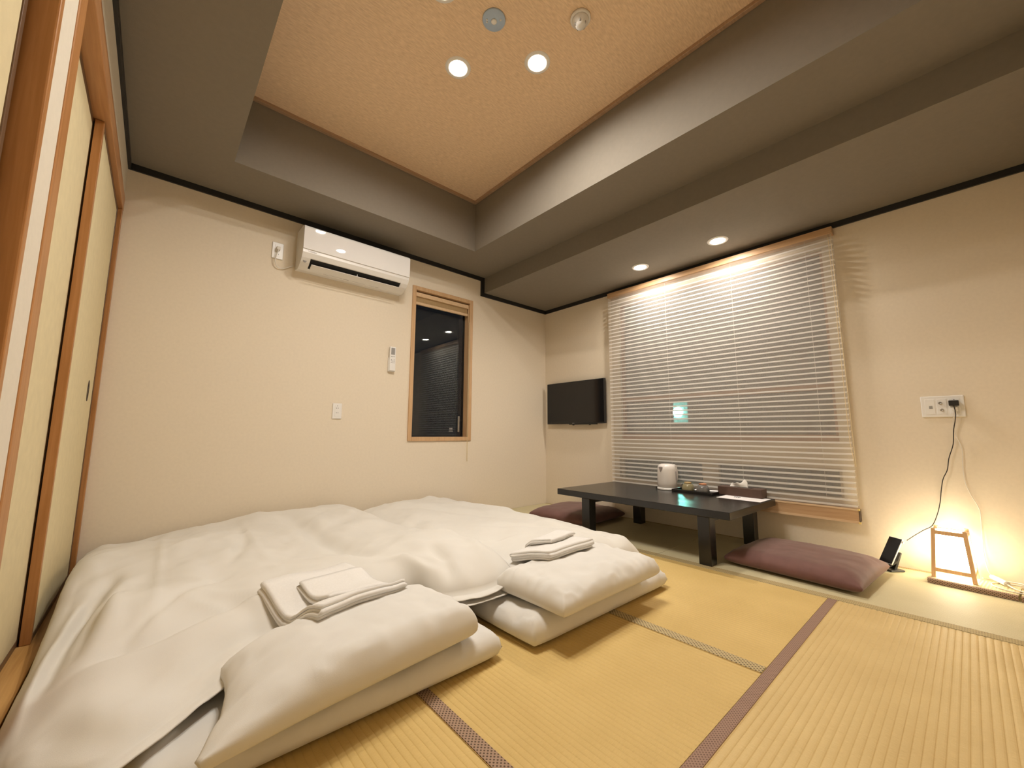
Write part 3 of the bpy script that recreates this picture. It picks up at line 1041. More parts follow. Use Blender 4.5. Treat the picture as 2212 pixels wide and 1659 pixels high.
SY0, SY1, SZ0, SZ1 = -2.752, -0.935, 0.318, 2.150
sh = thing('window_shade', 'wide translucent white vane shade covering the window on the right wall', 'window shade', (0.0, SY0, SZ0))
SL = SY1 - SY0
SH = SZ1 - SZ0
box('head_rail', (-0.066, -0.004, SH - 0.002), (-0.002, SL + 0.004, SH + 0.046), 'rail_wood', sh, bevel=0.003)
mesh_obj('front_sheer', [(-0.058, 0, 0), (-0.058, SL, 0), (-0.058, SL, SH), (-0.058, 0, SH)], [(0, 1, 2, 3)], 'sheer', sh)
mesh_obj('back_sheer', [(-0.010, 0, 0), (-0.010, SL, 0), (-0.010, SL, SH), (-0.010, 0, SH)], [(0, 1, 2, 3)], 'sheer', sh)
pitch = 0.0362
nv = int(SH / pitch)
vane0 = None
for k in range(nv):
    z = 0.012 + k * pitch
    if vane0 is None:
        vane0 = prism('vane', [(-0.0572, -0.0045), (-0.0562, -0.0045), (-0.0555, 0.0040), (-0.0500, 0.0060), (-0.0250, 0.0060), (-0.0250, 0.0068), (-0.0505, 0.0068), (-0.0565, 0.0048), (-0.0572, 0.0060)], 0.001, SL - 0.001, 'vane_cloth', sh, axis='y')
        vane0.location = (0, 0, z)
    else:
        v = vane0.copy()
        COL.objects.link(v)
        v.location = (0, 0, z)
for y in (0.16, 0.66, 1.22, 1.70):
    tube('lift_cord', [(-0.034, y, 0.0), (-0.034, y, SH)], 0.0014, 'cord_white', sh, 2, 6, False)
br = box('bottom_rail', (-0.066, -0.002, -0.086), (-0.004, SL + 0.002, 0.0), 'rail_wood', sh, bevel=0.002)
box('bottom_rail_lip', (-0.0685, -0.002, -0.010), (-0.066, SL + 0.002, 0.000), 'rail_wood_light', br)
box('bottom_rail_lip', (-0.0685, -0.002, -0.088), (-0.066, SL + 0.002, -0.074), 'rail_wood_light', br)
box('end_cap', (-0.067, -0.0045, -0.080), (-0.004, -0.002, -0.006), 'cap_brown', br)
for z in (-0.008, -0.088):
    box('cap_corner', (-0.0705, -0.008, z - 0.002), (-0.058, 0.003, z + 0.010), 'gold_cap', br, bevel=0.001)
tube('bead_chain', [(-0.066, 0.020, SH - 0.01), (-0.066, 0.014, 1.2), (-0.068, 0.010, 0.50), (-0.072, -0.004, 0.30), (-0.074, -0.012, 0.262), (-0.072, -0.010, 0.34), (-0.069, -0.006, 0.7), (-0.067, 0.002, 1.3), (-0.066, 0.006, SH - 0.01)], 0.0014, 'bead', sh, 90, 6)

# outside: board fence and a green signal lamp in the dark
fe = thing('board_fence', 'reddish board fence dimly seen through the shaded window', 'fence', (0.62, -1.85, 0.0))
for k in range(15):
    if k in (11, 12):
        continue
    box('board', (-0.012, -1.05 + k * 0.14, 0.0), (0.012, -1.05 + k * 0.14 + 0.105, 1.17), 'fence_wood', fe)
for z in (0.25, 0.72):
    box('fence_rail', (0.012, -1.05, z), (0.045, 1.05, z + 0.07), 'fence_wood', fe)
struct(box('ground', (0.14, -4.2, -0.15), (5.0, 1.6, -0.05), 'outside_ground'), 'dark ground outside the window')
gs = thing('signal_lamp', 'glowing green signal lamp outside behind the shade', 'lamp', (3.51, 0.08, 1.17), math.radians(25.7))
box('housing', (0.0, -0.125, -0.21), (0.08, 0.125, 0.19), 'plastic_black', gs, bevel=0.006)
box('lit_panel', (-0.006, -0.115, -0.20), (0.0, 0.115, 0.18), 'green_panel', gs)
lathe('lens', [(0.080, -0.006), (0.076, -0.022), (0.045, -0.040), (0.004, -0.046)], 'green_signal', gs, 20, (0.0, 0.045, 0.0), axis='x')
tube('post', [(0.045, 0.0, -1.21), (0.045, 0.0, -0.20)], 0.03, 'plastic_black', gs, 2, 12, False)

# ------------------------------------------------------------------ low table and what stands on it
TZ = 0.330
tb = thing('low_table', 'long low black lacquered table in front of the shaded window', 'table', (-0.476, -1.630, 0.0), math.radians(-0.7))
TX, TY = 0.398, 0.672
box('table_top', (-TX, -TY, TZ - 0.046), (TX, TY, TZ), 'table_black', tb, bevel=0.003)
for sx in (-1, 1):
    for ly in (0.385, -0.515):
        xx = sx * (TX - 0.046)
        box('leg', (xx - 0.040, ly - 0.037, 0.0), (xx + 0.040, ly + 0.037, TZ - 0.045), 'table_black', tb, bevel=0.004)
for ly in (0.385, -0.515):
    box('apron', (-TX + 0.08, ly - 0.012, TZ - 0.085), (TX - 0.08, ly + 0.012, TZ - 0.045), 'table_black', tb)

kt = thing('electric_kettle', 'white rounded electric kettle on its base on the black table', 'kettle', (-0.205, -1.570, TZ + 0.0003), math.radians(-12))
lathe('power_base', [(0.078, 0.0), (0.080, 0.004), (0.079, 0.016), (0.070, 0.019), (0.002, 0.019)], 'plastic_white', kt, 48)
lathe('body', [(0.060, 0.019), (0.072, 0.021), (0.076, 0.028), (0.0765, 0.060), (0.0755, 0.120), (0.0735, 0.160), (0.070, 0.182), (0.060, 0.198), (0.040, 0.206), (0.002, 0.208)], 'kettle_white', kt, 56)
spout = mesh_obj('spout', [(-0.074, -0.020, 0.182), (-0.074, 0.020, 0.182), (-0.079, 0.0, 0.140), (-0.086, -0.011, 0.184), (-0.086, 0.011, 0.184), (-0.060, 0.0, 0.190)],
                 [(0, 2, 3), (1, 4, 2), (3, 2, 4), (0, 3, 5), (3, 4, 5), (4, 1, 5), (0, 5, 1), (0, 1, 2)], 'kettle_grey', kt)
tube('handle', [(0.055, 0, 0.190), (0.105, 0, 0.182), (0.118, 0, 0.130), (0.112, 0, 0.070), (0.072, 0, 0.045)], 0.011, 'kettle_white', kt, 30, 12)
box('water_gauge', (0.012, -0.0785, 0.060), (0.024, -0.072, 0.150), 'kettle_grey', kt, bevel=0.002)
box('cord_outlet', (-0.03, 0.078, 0.002), (-0.005, 0.094, 0.016), 'plastic_black', kt)

tr = thing('serving_tray', 'black lacquer tray holding the tea cups', 'tray', (-0.185, -1.805, TZ + 0.0003), math.radians(-2))
box('base', (-0.100, -0.150, 0.0), (0.100, 0.150, 0.005), 'lacquer', tr, bevel=0.001)
for lo, hi in (((-0.106, -0.156, 0.0), (-0.099, 0.156, 0.019)), ((0.099, -0.156, 0.0), (0.106, 0.156, 0.019)),
               ((-0.099, -0.156, 0.0), (0.099, -0.149, 0.019)), ((-0.099, 0.149, 0.0), (0.099, 0.156, 0.019))):
    box('rim', lo, hi, 'lacquer', tr, bevel=0.002)


def cup(loc, m, fm, label):
    t = thing('tea_cup', label, 'cup', loc, 0, 'upturned tea cups on the tray')
    lathe('bowl', [(0.044, 0.0), (0.047, 0.002), (0.0475, 0.016), (0.044, 0.036), (0.036, 0.052), (0.026, 0.058), (0.002, 0.0585)], m, t, 40)
    lathe('foot_ring', [(0.026, 0.057), (0.0265, 0.068), (0.023, 0.069), (0.022, 0.0605), (0.002, 0.060)], fm, t, 32)


cup((-0.205, -1.742, TZ + 0.0055), 'cup_olive', 'cup_foot_tan', 'olive glazed tea cup turned upside down, nearer the kettle')
cup((-0.215, -1.862, TZ + 0.0055), 'cup_slate', 'cup_foot', 'dark grey tea cup turned upside down with a reddish foot, nearer the tissue box')
pk = thing('tea_packets', 'white paper packets lying on the tray behind the cups', 'packet', (-0.125, -1.850, TZ + 0.0055), math.radians(8))
for k, (dx, dy, a) in enumerate(((0.0, 0.045, 0.0), (0.002, -0.045, 0.1))):
    p = box('packet', (-0.030, -0.040, 0.0), (0.030, 0.040, 0.012), 'paper', pk, bevel=0.004)
    p.location = (dx, dy, 0.0)
    p.rotation_euler = (0, 0, a)
td = thing('tea_caddy', 'low round black lacquer caddy between the kettle and the cups', 'caddy', (-0.125, -1.690, TZ + 0.0055))
lathe('body', [(0.030, 0.0), (0.033, 0.003), (0.034, 0.028), (0.033, 0.030)], 'lacquer', td, 32)
lathe('lid', [(0.0345, 0.029), (0.035, 0.038), (0.030, 0.043), (0.002, 0.045)], 'lacquer', td, 32)

ps = thing('paper_sheet', 'white printed sheet lying on the table corner in front of the tissue box', 'paper', (-0.235, -2.150, TZ + 0.0003), math.radians(-0.8))
box('sheet', (-0.105, -0.142, 0.0), (0.105, 0.142, 0.0006), 'paper', ps)
for k in range(3):
    pts = []
    r = 0.010 + 0.006 * k
    for i in range(9):
        a = math.radians(130 + 100 * i / 8) - math.pi / 2
        pts.append((0.012 + r * math.sin(a) * 0.8, 0.052 + 0.012 * (k - 1) + r * 0.3 * math.cos(a), 0.0007))
    tube('printed_symbol', [(-0.004, 0.058 - 0.014 * k, 0.0007), (0.010, 0.062 - 0.014 * k, 0.0007), (0.018, 0.056 - 0.014 * k, 0.0007), (0.010, 0.050 - 0.014 * k, 0.0007)], 0.0026, 'ink', ps, 14, 5)
for j in range(2):
    boxes('printed_line', [((0.002 + 0.012 * j, -0.022 + 0.0085 * i, 0.0006), (0.010 + 0.012 * j, -0.0165 + 0.0085 * i, 0.0008)) for i in range(4)], 'ink_grey', ps)
for j in range(4):
    box('printed_line', (-0.04 + 0.022 * j, -0.12, 0.0006), (-0.037 + 0.022 * j, -0.045, 0.0007), 'ink_grey', ps)

tbx = thing('tissue_box', 'dark brown tissue box on the table against the shade', 'tissue box', (-0.1265, -2.105, TZ + 0.0011), math.radians(-2))
box('box', (-0.048, -0.150, 0.0), (0.048, 0.150, 0.062), 'tissue_box', tbx, bevel=0.003)
box('slot', (-0.018, -0.075, 0.0615), (0.018, 0.075, 0.0628), 'dark_inside', tbx)
nx, ny = 10, 14
vs, fs = [], []
for i in range(nx):
    for j in range(ny):
        u, v = i / (nx - 1), j / (ny - 1)
        yv = 0.078 - 0.120 * v
        hgt = (0.020 + 0.022 * v ** 0.7 + 0.016 * max(0.0, 1 - abs(v - 0.86) / 0.22) + 0.006 * math.sin(17 * v)) * u
        vs.append((0.010 * math.sin(7 * v + 1.5 * u) * (0.4 + u) - 0.004 * u, yv + 0.012 * (u - 0.5) * (v - 0.5), 0.060 + hgt))
for i in range(nx - 1):
    for j in range(ny - 1):
        fs.append((i * ny + j, i * ny + j + 1, (i + 1) * ny + j + 1, (i + 1) * ny + j))
ts = mesh_obj('tissue', vs, fs, 'tissue', tbx, True)
sm = ts.modifiers.new('thick', 'SOLIDIFY')
sm.thickness = 0.0012

# ------------------------------------------------------------------ floor cushions
def cushion(loc, rot, lx, ly, label):
    t = thing('floor_cushion', label, 'cushion', loc, rot, 'plum floor cushions at the table')
    softbody('cover', lx, ly, 0.098, 0.105, 'cushion_cloth', t, 50, zmid=0.40, ears=0.018, dome=0.014, wr=0.003, seed=loc[1] * 3, crumple=0.0012, pinch=0.40, boxy=0.55)
    return t


cushion((-0.375, -0.755, 0.0008), math.radians(3), 0.66, 0.64, 'plum floor cushion under the far end of the black table')
cushion((-0.485, -2.545, 0.0008), math.radians(-4), 0.60, 0.66, 'plum floor cushion at the near end of the black table')

# ------------------------------------------------------------------ phone on a stand
pst = thing('phone_stand', 'small black phone stand on the mat beside the plum cushion', 'phone stand', (-0.128, -2.890, 0.0008), math.radians(-40))
box('base', (-0.045, -0.036, 0.0), (0.040, 0.036, 0.010), 'plastic_black', pst, bevel=0.004)
prism('upright', [(-0.006, 0.008), (0.012, 0.008), (0.052, 0.098), (0.044, 0.102)], -0.016, 0.016, 'plastic_black', pst, axis='y', bevel=0.002)
prism('cradle', [(-0.048, 0.026), (0.004, 0.052), (0.004, 0.060), (-0.052, 0.032)], -0.034, 0.034, 'plastic_black', pst, axis='y')
for y in (-0.030, 0.022):
    box('hook', (-0.056, y, 0.026), (-0.049, y + 0.008, 0.046), 'plastic_black', pst, bevel=0.001)
ph = thing('smartphone', 'dark screened phone with a white edge leaning on its stand', 'phone', (-0.128, -2.890, 0.0008), math.radians(-40))
pb = bmesh.new()
bm_box(pb, (-0.004, -0.040, 0.0), (0.004, 0.040, 0.162), 0.0035)
body = bm_obj('body', pb, 'plastic_white', ph)
body.location = (-0.038, 0, 0.041)
body.rotation_euler = (0, math.radians(30), 0)
sb = box('screen', (-0.0046, -0.038, 0.003), (-0.0038, 0.038, 0.159), 'screen_black', body)
box('charging_plug', (-0.003, -0.050, 0.138), (0.003, -0.040, 0.150), 'cord_white', body, bevel=0.001)

# ------------------------------------------------------------------ wall plate, plugs and cables
wp = thing('switch_plate', 'wide white wall plate with aerial and power sockets on the right wall', 'outlet', (0.0, -3.166, 0.945))
box('plate', (-0.009, -0.087, -0.061), (0.0, 0.087, 0.061), 'plastic_white', wp, bevel=0.004)
for y0, y1 in ((0.030, 0.070), (-0.018, 0.022), (-0.068, -0.028)):
    box('insert', (-0.0105, y0, -0.044), (-0.008, y1, 0.044), 'plastic_white', wp, bevel=0.001)
box('phone_jack', (-0.0115, 0.040, -0.012), (-0.0100, 0.054, 0.004), 'plastic_grey', wp, bevel=0.0005)
for z in (0.020, -0.020):
    lathe('aerial_jack', [(0.0075, 0.0), (0.0075, -0.006), (0.0045, -0.006), (0.0045, -0.002), (0.0005, -0.002)], 'lock_metal', wp, 20, (-0.0100, 0.004 if z < 0 else 0.008, z), axis='x')
lathe('plate_mark', [(0.003, 0.0), (0.003, -0.0006), (0.0005, -0.0006)], 'plastic_grey', wp, 10, (-0.0103, -0.048, 0.038), axis='x')
cb = thing('charging_cable', 'thin black charging cable hanging from the wall plate to the phone', 'cable', (0, 0, 0))
box('adapter', (-0.046, -3.232, 0.946), (-0.0106, -3.192, 0.976), 'plastic_black', cb, bevel=0.003)
tube('cord', [(-0.040, -3.211, 0.950), (-0.037, -3.214, 0.902), (-0.030, -3.208, 0.858), (-0.025, -3.198, 0.807), (-0.02, -3.189, 0.729), (-0.02, -3.166, 0.65), (-0.02, -3.154, 0.585),
              (-0.02, -3.133, 0.532), (-0.02, -3.12, 0.466), (-0.02, -3.11, 0.401), (-0.02, -3.094, 0.335), (-0.03, -3.068, 0.268), (-0.05, -3.032, 0.239), (-0.08, -2.993, 0.206), (-0.108, -2.962, 0.178)],
     0.0021, 'cord_black', cb, 110, 7)
wc = thing('electric_cable', 'thin white lamp cord hanging down the right wall to an inline switch', 'cord', (0, 0, 0))
box('plug', (-0.034, -3.225, 0.916), (-0.0106, -3.203, 0.940), 'cord_white', wc, bevel=0.004)
tube('cord', [(-0.034, -3.212, 0.926), (-0.034, -3.203, 0.872), (-0.02, -3.199, 0.82), (-0.015, -3.204, 0.781), (-0.010, -3.22, 0.704), (-0.010, -3.215, 0.602), (-0.010, -3.216, 0.526),
              (-0.010, -3.228, 0.465), (-0.010, -3.254, 0.386), (-0.010, -3.256, 0.333), (-0.012, -3.252, 0.236), (-0.02, -3.25, 0.141), (-0.040, -3.258, 0.066), (-0.060, -3.272, 0.046)],
     0.0018, 'cord_white', wc, 100, 7)
isw = tube('inline_switch', [(-0.055, -3.268, 0.044), (-0.075, -3.278, 0.044), (-0.120, -3.300, 0.043), (-0.150, -3.314, 0.042)], 0.0125, 'cord_white', wc, 12, 14)
tube('cord', [(-0.150, -3.314, 0.040), (-0.20, -3.345, 0.034), (-0.235, -3.42, 0.030), (-0.20, -3.52, 0.028), (-0.13, -3.55, 0.028), (-0.08, -3.48, 0.028), (-0.07, -3.38, 0.028),
              (-0.10, -3.285, 0.0285), (-0.15, -3.262, 0.0285), (-0.205, -3.290, 0.0285), (-0.235, -3.36, 0.0285), (-0.20, -3.45, 0.032), (-0.12, -3.46, 0.036), (-0.055, -3.36, 0.034), (-0.045, -3.27, 0.0285), (-0.060, -3.232, 0.031)],
     0.0030, 'cord_white', wc, 130, 7)

# ------------------------------------------------------------------ paper lantern on a small mat
def small_mat(loc, rot, lx, ly, label):
    t = thing('lamp_mat', label, 'mat', loc, rot, 'small straw mats under the lantern')
    n = 26
    vs, fs = [], []
    for i in range(n + 1):
        for f, z in ((0.0, 0.0225), (0.5, 0.0236)):
            y = ly * (i + f) / n
            if i == n and f > 0:
                break
            vs += [(0.004, -y, z), (lx, -y, z)]
    m_ = len(vs) // 2
    for i in range(m_ - 1):
        fs.append((2 * i, 2 * i + 1, 2 * i + 3, 2 * i + 2))
    mesh_obj('straw_top', vs, fs, 'tatami_green_y', t)
    box('core', (0.004, -ly + 0.001, 0.0), (lx, -0.001, 0.0224), 'tatami_green_y', t)
    prism('edge_binding', [(-0.0015, 0.0), (0.006, 0.0), (0.018, 0.0225), (0.018, 0.0248), (0.004, 0.0248), (-0.0015, 0.0200)], -ly, 0.0, 'heri_brown', t, axis='y', bevel=0.001)
    return t


small_mat((-0.246, -3.037, 0.0008), math.radians(-6), 0.195, 0.305, 'small straw mat with patterned edge under the lit paper lantern')
small_mat((-0.282, -3.349, 0.0008), math.radians(-6), 0.195, 0.300, 'small straw mat with patterned edge at the right border, next to the lantern mat')

ld = thing('paper_lantern', 'glowing square paper lantern in a tapered wooden frame on the floor', 'lamp', (-0.126, -3.138, 0.0255), math.radians(-3))
HB, HTP, LH = 0.074, 0.057, 0.252


def leg_pts(sx, sy, z):
    k = HB + (HTP - HB) * z / LH
    return (sx * k, sy * k, z)


for sx in (-1, 1):
    for sy in (-1, 1):
        a, b = leg_pts(sx, sy, 0.0), leg_pts(sx, sy, LH)
        w = 0.0082
        vs = []
        for p in (a, b):
            for dx, dy in ((-w, -w), (w, -w), (w, w), (-w, w)):
                vs.append((p[0] + dx, p[1] + dy, p[2]))
        mesh_obj('leg', vs, [(0, 3, 2, 1), (4, 5, 6, 7), (0, 1, 5, 4), (1, 2, 6, 5), (2, 3, 7, 6), (3, 0, 4, 7)], 'lamp_wood', ld)
for z in (0.040, 0.232):
    k = HB + (HTP - HB) * z / LH
    for s in (-1, 1):
        box('rail', (s * k - 0.0075, -k, z - 0.0095), (s * k + 0.0075, k, z + 0.0095), 'lamp_wood', ld)
        box('rail', (-k, s * k - 0.0075, z - 0.0095), (k, s * k + 0.0075, z + 0.0095), 'lamp_wood', ld)
k0, k1 = HB - 0.0085, HTP - 0.0085
vs = []
for k, z in ((k0, 0.030), (k1, 0.238)):
    vs += [(-k, -k, z), (k, -k, z), (k, k, z), (-k, k, z)]
vs += [(-k1 + 0.006, -k1 + 0.006, 0.236), (k1 - 0.006, -k1 + 0.006, 0.236), (k1 - 0.006, k1 - 0.006, 0.236), (-k1 + 0.006, k1 - 0.006, 0.236)]
mesh_obj('paper_shade', vs, [(0, 1, 5, 4), (1, 2, 6, 5), (2, 3, 7, 6), (3, 0, 4, 7), (0, 3, 2, 1), (4, 5, 9, 8), (5, 6, 10, 9), (6, 7, 11, 10), (7, 4, 8, 11), (8, 9, 10, 11)], 'lamp_paper', ld)

# ------------------------------------------------------------------ bedding
def mattress(loc, lx, ly, h, label, seed, cr):
    t = thing('futon_mattress', label, 'futon', loc, 0, 'futon mattresses on the tatami')
    softbody('cover', lx, ly, h, 0.075, 'linen', t, 70, zmid=0.42, ears=0.004, dome=0.010, wr=0.006, seed=seed, crumple=cr, boxy=1.0)
    return t


mattress((-2.915, -1.115, 0.0008), 0.990, 2.020, 0.090, 'white futon mattress nearest the sliding doors', 3.1, 0.003)
mattress((-1.850, -1.142, 0.0008), 0.990, 2.070, 0.102, 'white futon mattress nearest the black table', 8.7, 0.011)


def duvet(name, label, head, foot, left, right, top, creases, radii, hem, seed, zfloor, nu=110, nv=130, amp=1.0):
    """quilt as a Coons patch: four rim curves (x, y, z); the top swells from the rim to the height field `top`"""
    def sp(n):
        q = np.linspace(0, 1, n)
        return 0.5 * (0.5 - 0.5 * np.cos(np.pi * q)) + 0.5 * q
    S, T = sp(nu), sp(nv)

    def ev(c, t):
        P = catmull(c, 400)
        return np.stack([np.interp(t, np.linspace(0, 1, 400), P[:, i]) for i in range(3)], -1)
    H, F_, Lc, Rc = ev(head, S), ev(foot, S), ev(left, T), ev(right, T)
    s, t = S[:, None, None], T[None, :, None]
    C = ((1 - t) * H[:, None] + t * F_[:, None] + (1 - s) * Lc[None] + s * Rc[None]
         - ((1 - s) * (1 - t) * H[0] + s * (1 - t) * H[-1] + (1 - s) * t * F_[0] + s * t * F_[-1]))
    X, Y, ZE = C[..., 0], C[..., 1], C[..., 2]
    # distances from the four rims, measured along the patch
    dx = np.linalg.norm(np.diff(C[..., :2], axis=0), axis=2)
    cx = np.vstack([np.zeros((1, nv)), np.cumsum(dx, 0)])
    dy = np.linalg.norm(np.diff(C[..., :2], axis=1), axis=2)
    cy = np.hstack([np.zeros((nu, 1)), np.cumsum(dy, 1)])
    dl, dr, dh, df = cx, cx[-1] - cx, cy, cy[:, -1:] - cy

    def e(d, r, hm):
        q = np.clip((d - hm) / r, 0, 1)
        return np.sqrt(np.clip(1 - (1 - q) ** 2, 0, 1))
    E = e(dh, radii[0], hem[0]) * e(df, radii[1], hem[1]) * e(dl, radii[2], hem[2]) * e(dr, radii[3], hem[3])
    inner = np.clip(np.minimum(np.minimum(dl, dr), np.minimum(dh, df)) / 0.06, 0, 1)
    Z = top(X, Y)
    big = 0.022 * fbm(X * 2.6 + seed, Y * 2.2 + seed * 2, 2)
    mid = 0.0095 * fbm(X * 7.5 + 3 * seed, Y * 6.0 + seed, 2)
    # soft pulled wrinkles that run across the quilt
    wx = X * 0.75 + Y * 0.65 + 0.10 * vnoise(X * 3 + seed, Y * 3)
    wy = -X * 0.65 + Y * 0.75
    fine = 0.0075 * ridge(wx * 9 + seed, wy * 2.4) * (0.5 + 0.5 * vnoise(X * 2 + seed, Y * 2 + 4))
    fine2 = 0.0045 * ridge(wx * 3 + 9, wy * 12 + seed) * (0.5 + 0.5 * vnoise(X * 2.3 + 7, Y * 2 + seed))
    Z = Z + amp * (big + mid + fine + fine2) * inner
    for pts, a, w in creases:
        Z = Z + 1.45 * crease(X, Y, pts, a, w) * inner
    ZTp = ZE + (Z - ZE) * E + 0.004 * np.clip(np.minimum(np.minimum(dl, dr), np.minimum(dh, df)) / 0.01, 0, 1)
    ZTp = ZTp + (1 - inner) * 0.004 * fbm(X * 16 + seed, Y * 16, 2)
    ZB = np.minimum(np.maximum(ZE, zfloor(X, Y)), ZTp - 0.002)
    o = sheet_mesh(name, X, Y, np.maximum(ZTp, 0.003), X, Y, np.maximum(ZB, 0.002), 'linen_duvet')
    return tag(o, label, 'duvet', 'white duvets on the futons')


def sm(x, a, b):
    q = np.clip((x - a) / (b - a), 0, 1)
    return q * q * (3 - 2 * q)


def floor_far(X, Y):
    return 0.118 * sm(X, -1.36, -1.44) * np.ones_like(X)


def top_far(X, Y):
    z = 0.205 - 0.070 * sm(X, -2.00, -2.32)       # low where the other quilt lies over it
    z = z - 0.045 * sm(X, -1.45, -1.15)
    return z


duvet('duvet', 'white duvet on the futon nearest the black table, partly under the other duvet',
      head=[(-2.46, -1.930, 0.118), (-2.25, -1.935, 0.118), (-2.00, -1.870, 0.122), (-1.72, -1.850, 0.122), (-1.50, -1.960, 0.118), (-1.36, -1.975, 0.090), (-1.215, -1.950, 0.050)],
      foot=[(-2.42, -0.050, 0.10), (-1.90, -0.030, 0.115), (-1.40, -0.030, 0.10), (-1.075, -0.050, 0.02)],
      left=[(-2.46, -1.930, 0.118), (-2.43, -1.00, 0.110), (-2.42, -0.050, 0.10)],
      right=[(-1.215, -1.950, 0.050), (-1.095, -1.72, 0.010), (-1.075, -1.40, 0.006), (-1.095, -1.05, 0.006), (-1.035, -0.70, 0.006), (-1.015, -0.35, 0.006), (-1.075, -0.050, 0.02)],
      top=top_far,
      creases=[([(-1.95, -0.35), (-1.60, -0.75), (-1.40, -1.15)], -0.016, 0.05), ([(-1.55, -0.30), (-1.35, -0.70), (-1.30, -1.0)], 0.014, 0.06),
               ([(-1.85, -1.20), (-1.55, -1.45), (-1.35, -1.75)], -0.014, 0.04), ([(-1.40, -1.55), (-1.30, -1.75), (-1.33, -1.93)], 0.012, 0.025),
               ([(-1.50, -1.60), (-1.42, -1.80), (-1.46, -1.93)], -0.010, 0.022)],
      radii=(0.10, 0.10, 0.10, 0.20), hem=(0.030, 0.0, 0.0, 0.0), seed=5.3, zfloor=floor_far)


def floor_near(X, Y):
    a = 0.102 * sm(X, -3.44, -3.36)
    return np.maximum(a, 0.15 * sm(X, -2.42, -2.34))


def top_near(X, Y):
    z = 0.208 + 0.030 * sm(Y, -1.0, -0.2)
    z = z - 0.055 * sm(Y, -1.30, -1.95) * sm(X, -2.55, -2.80)
    z = z + 0.050 * np.exp(-(((X + 2.32) / 0.20) ** 2 + ((Y + 1.45) / 0.40) ** 2))      # bulge over the other bed
    z = z - 0.085 * sm(X, -3.44, -3.62) * sm(Y, -0.75, -1.35)
    z = z - 0.075 * sm(X, -3.05, -3.60) * sm(Y, -0.75, -0.10)
    return z


duvet('duvet', 'white duvet on the futon nearest the sliding doors, spilling over its neighbour',
      head=[(-3.600, -1.985, 0.020), (-3.52, -2.075, 0.085), (-3.425, -2.105, 0.118), (-3.33, -2.035, 0.122), (-3.21, -1.925, 0.128), (-3.12, -1.830, 0.132), (-3.00, -1.785, 0.140),
            (-2.80, -1.745, 0.140), (-2.60, -1.735, 0.140), (-2.545, -1.850, 0.138), (-2.475, -1.905, 0.138), (-2.36, -1.930, 0.136), (-2.24, -1.915, 0.146), (-2.145, -1.845, 0.168)],
      foot=[(-3.625, -0.045, 0.11), (-3.10, -0.025, 0.115), (-2.60, -0.025, 0.12), (-2.215, -0.045, 0.18)],
      left=[(-3.600, -1.985, 0.020), (-3.632, -1.65, 0.008), (-3.634, -1.30, 0.010), (-3.634, -1.02, 0.050), (-3.634, -0.75, 0.110), (-3.634, -0.45, 0.13), (-3.625, -0.045, 0.11)],
      right=[(-2.145, -1.845, 0.168), (-2.085, -1.62, 0.190), (-2.075, -1.35, 0.190), (-2.115, -1.05, 0.190), (-2.185, -0.75, 0.190), (-2.190, -0.40, 0.190), (-2.215, -0.045, 0.18)],
      top=top_near,
      creases=[([(-3.50, -1.665), (-3.36, -1.645), (-3.17, -1.562), (-3.00, -1.52)], -0.020, 0.035),
               ([(-3.52, -1.73), (-3.36, -1.72), (-3.16, -1.63), (-2.95, -1.58)], 0.015, 0.045),
               ([(-3.53, -1.90), (-3.46, -2.02), (-3.38, -2.05), (-3.28, -1.95)], -0.026, 0.045),
               ([(-3.32, -1.90), (-3.16, -1.76), (-3.00, -1.72)], -0.014, 0.030),
               ([(-3.565, -1.66), (-3.54, -1.25), (-3.48, -0.92)], -0.030, 0.026),
               ([(-3.60, -1.80), (-3.585, -1.45), (-3.555, -1.10)], 0.016, 0.018), ([(-3.52, -1.60), (-3.50, -1.38), (-3.44, -1.12)], -0.016, 0.016), ([(-3.42, -1.62), (-3.30, -1.40), (-3.12, -1.22)], -0.008, 0.018),
               ([(-3.47, -1.50), (-3.46, -1.20), (-3.42, -1.0)], 0.016, 0.030),
               ([(-2.80, -0.10), (-2.70, -0.35), (-2.66, -0.99), (-2.62, -1.45)], -0.030, 0.060),
               ([(-2.98, -0.40), (-3.02, -0.75), (-3.10, -1.05)], -0.013, 0.030),
               ([(-2.40, -1.55), (-2.44, -1.75), (-2.50, -1.86)], -0.016, 0.030),
               ([(-2.22, -1.35), (-2.20, -1.60), (-2.28, -1.82)], 0.012, 0.030),
               ([(-2.56, -1.55), (-2.54, -1.70), (-2.50, -1.80)], 0.016, 0.030),
               ([(-3.32, -0.30), (-3.34, -0.9), (-3.36, -1.55)], 0.0045, 0.013), ([(-2.95, -0.15), (-2.97, -0.8), (-2.98, -1.4)], 0.0035, 0.013)],
      radii=(0.15, 0.10, 0.12, 0.16), hem=(0.045, 0.0, 0.0, 0.012), seed=2.2, zfloor=floor_near, nu=140, nv=150)


def pillow(loc, rot, lx, ly, h, label, seed, warp=None, r=0.055, ears=0.014):
    t = thing('pillow', label, 'pillow', loc, rot, 'white pillows at the head of the beds')
    softbody('pillowcase', lx, ly, h, r, 'linen', t, 72, zmid=0.33, ears=ears, dome=0.016, wr=0.006, seed=seed, crumple=0.007, pinch=0.22, warp=warp, boxy=0.75)
    return t


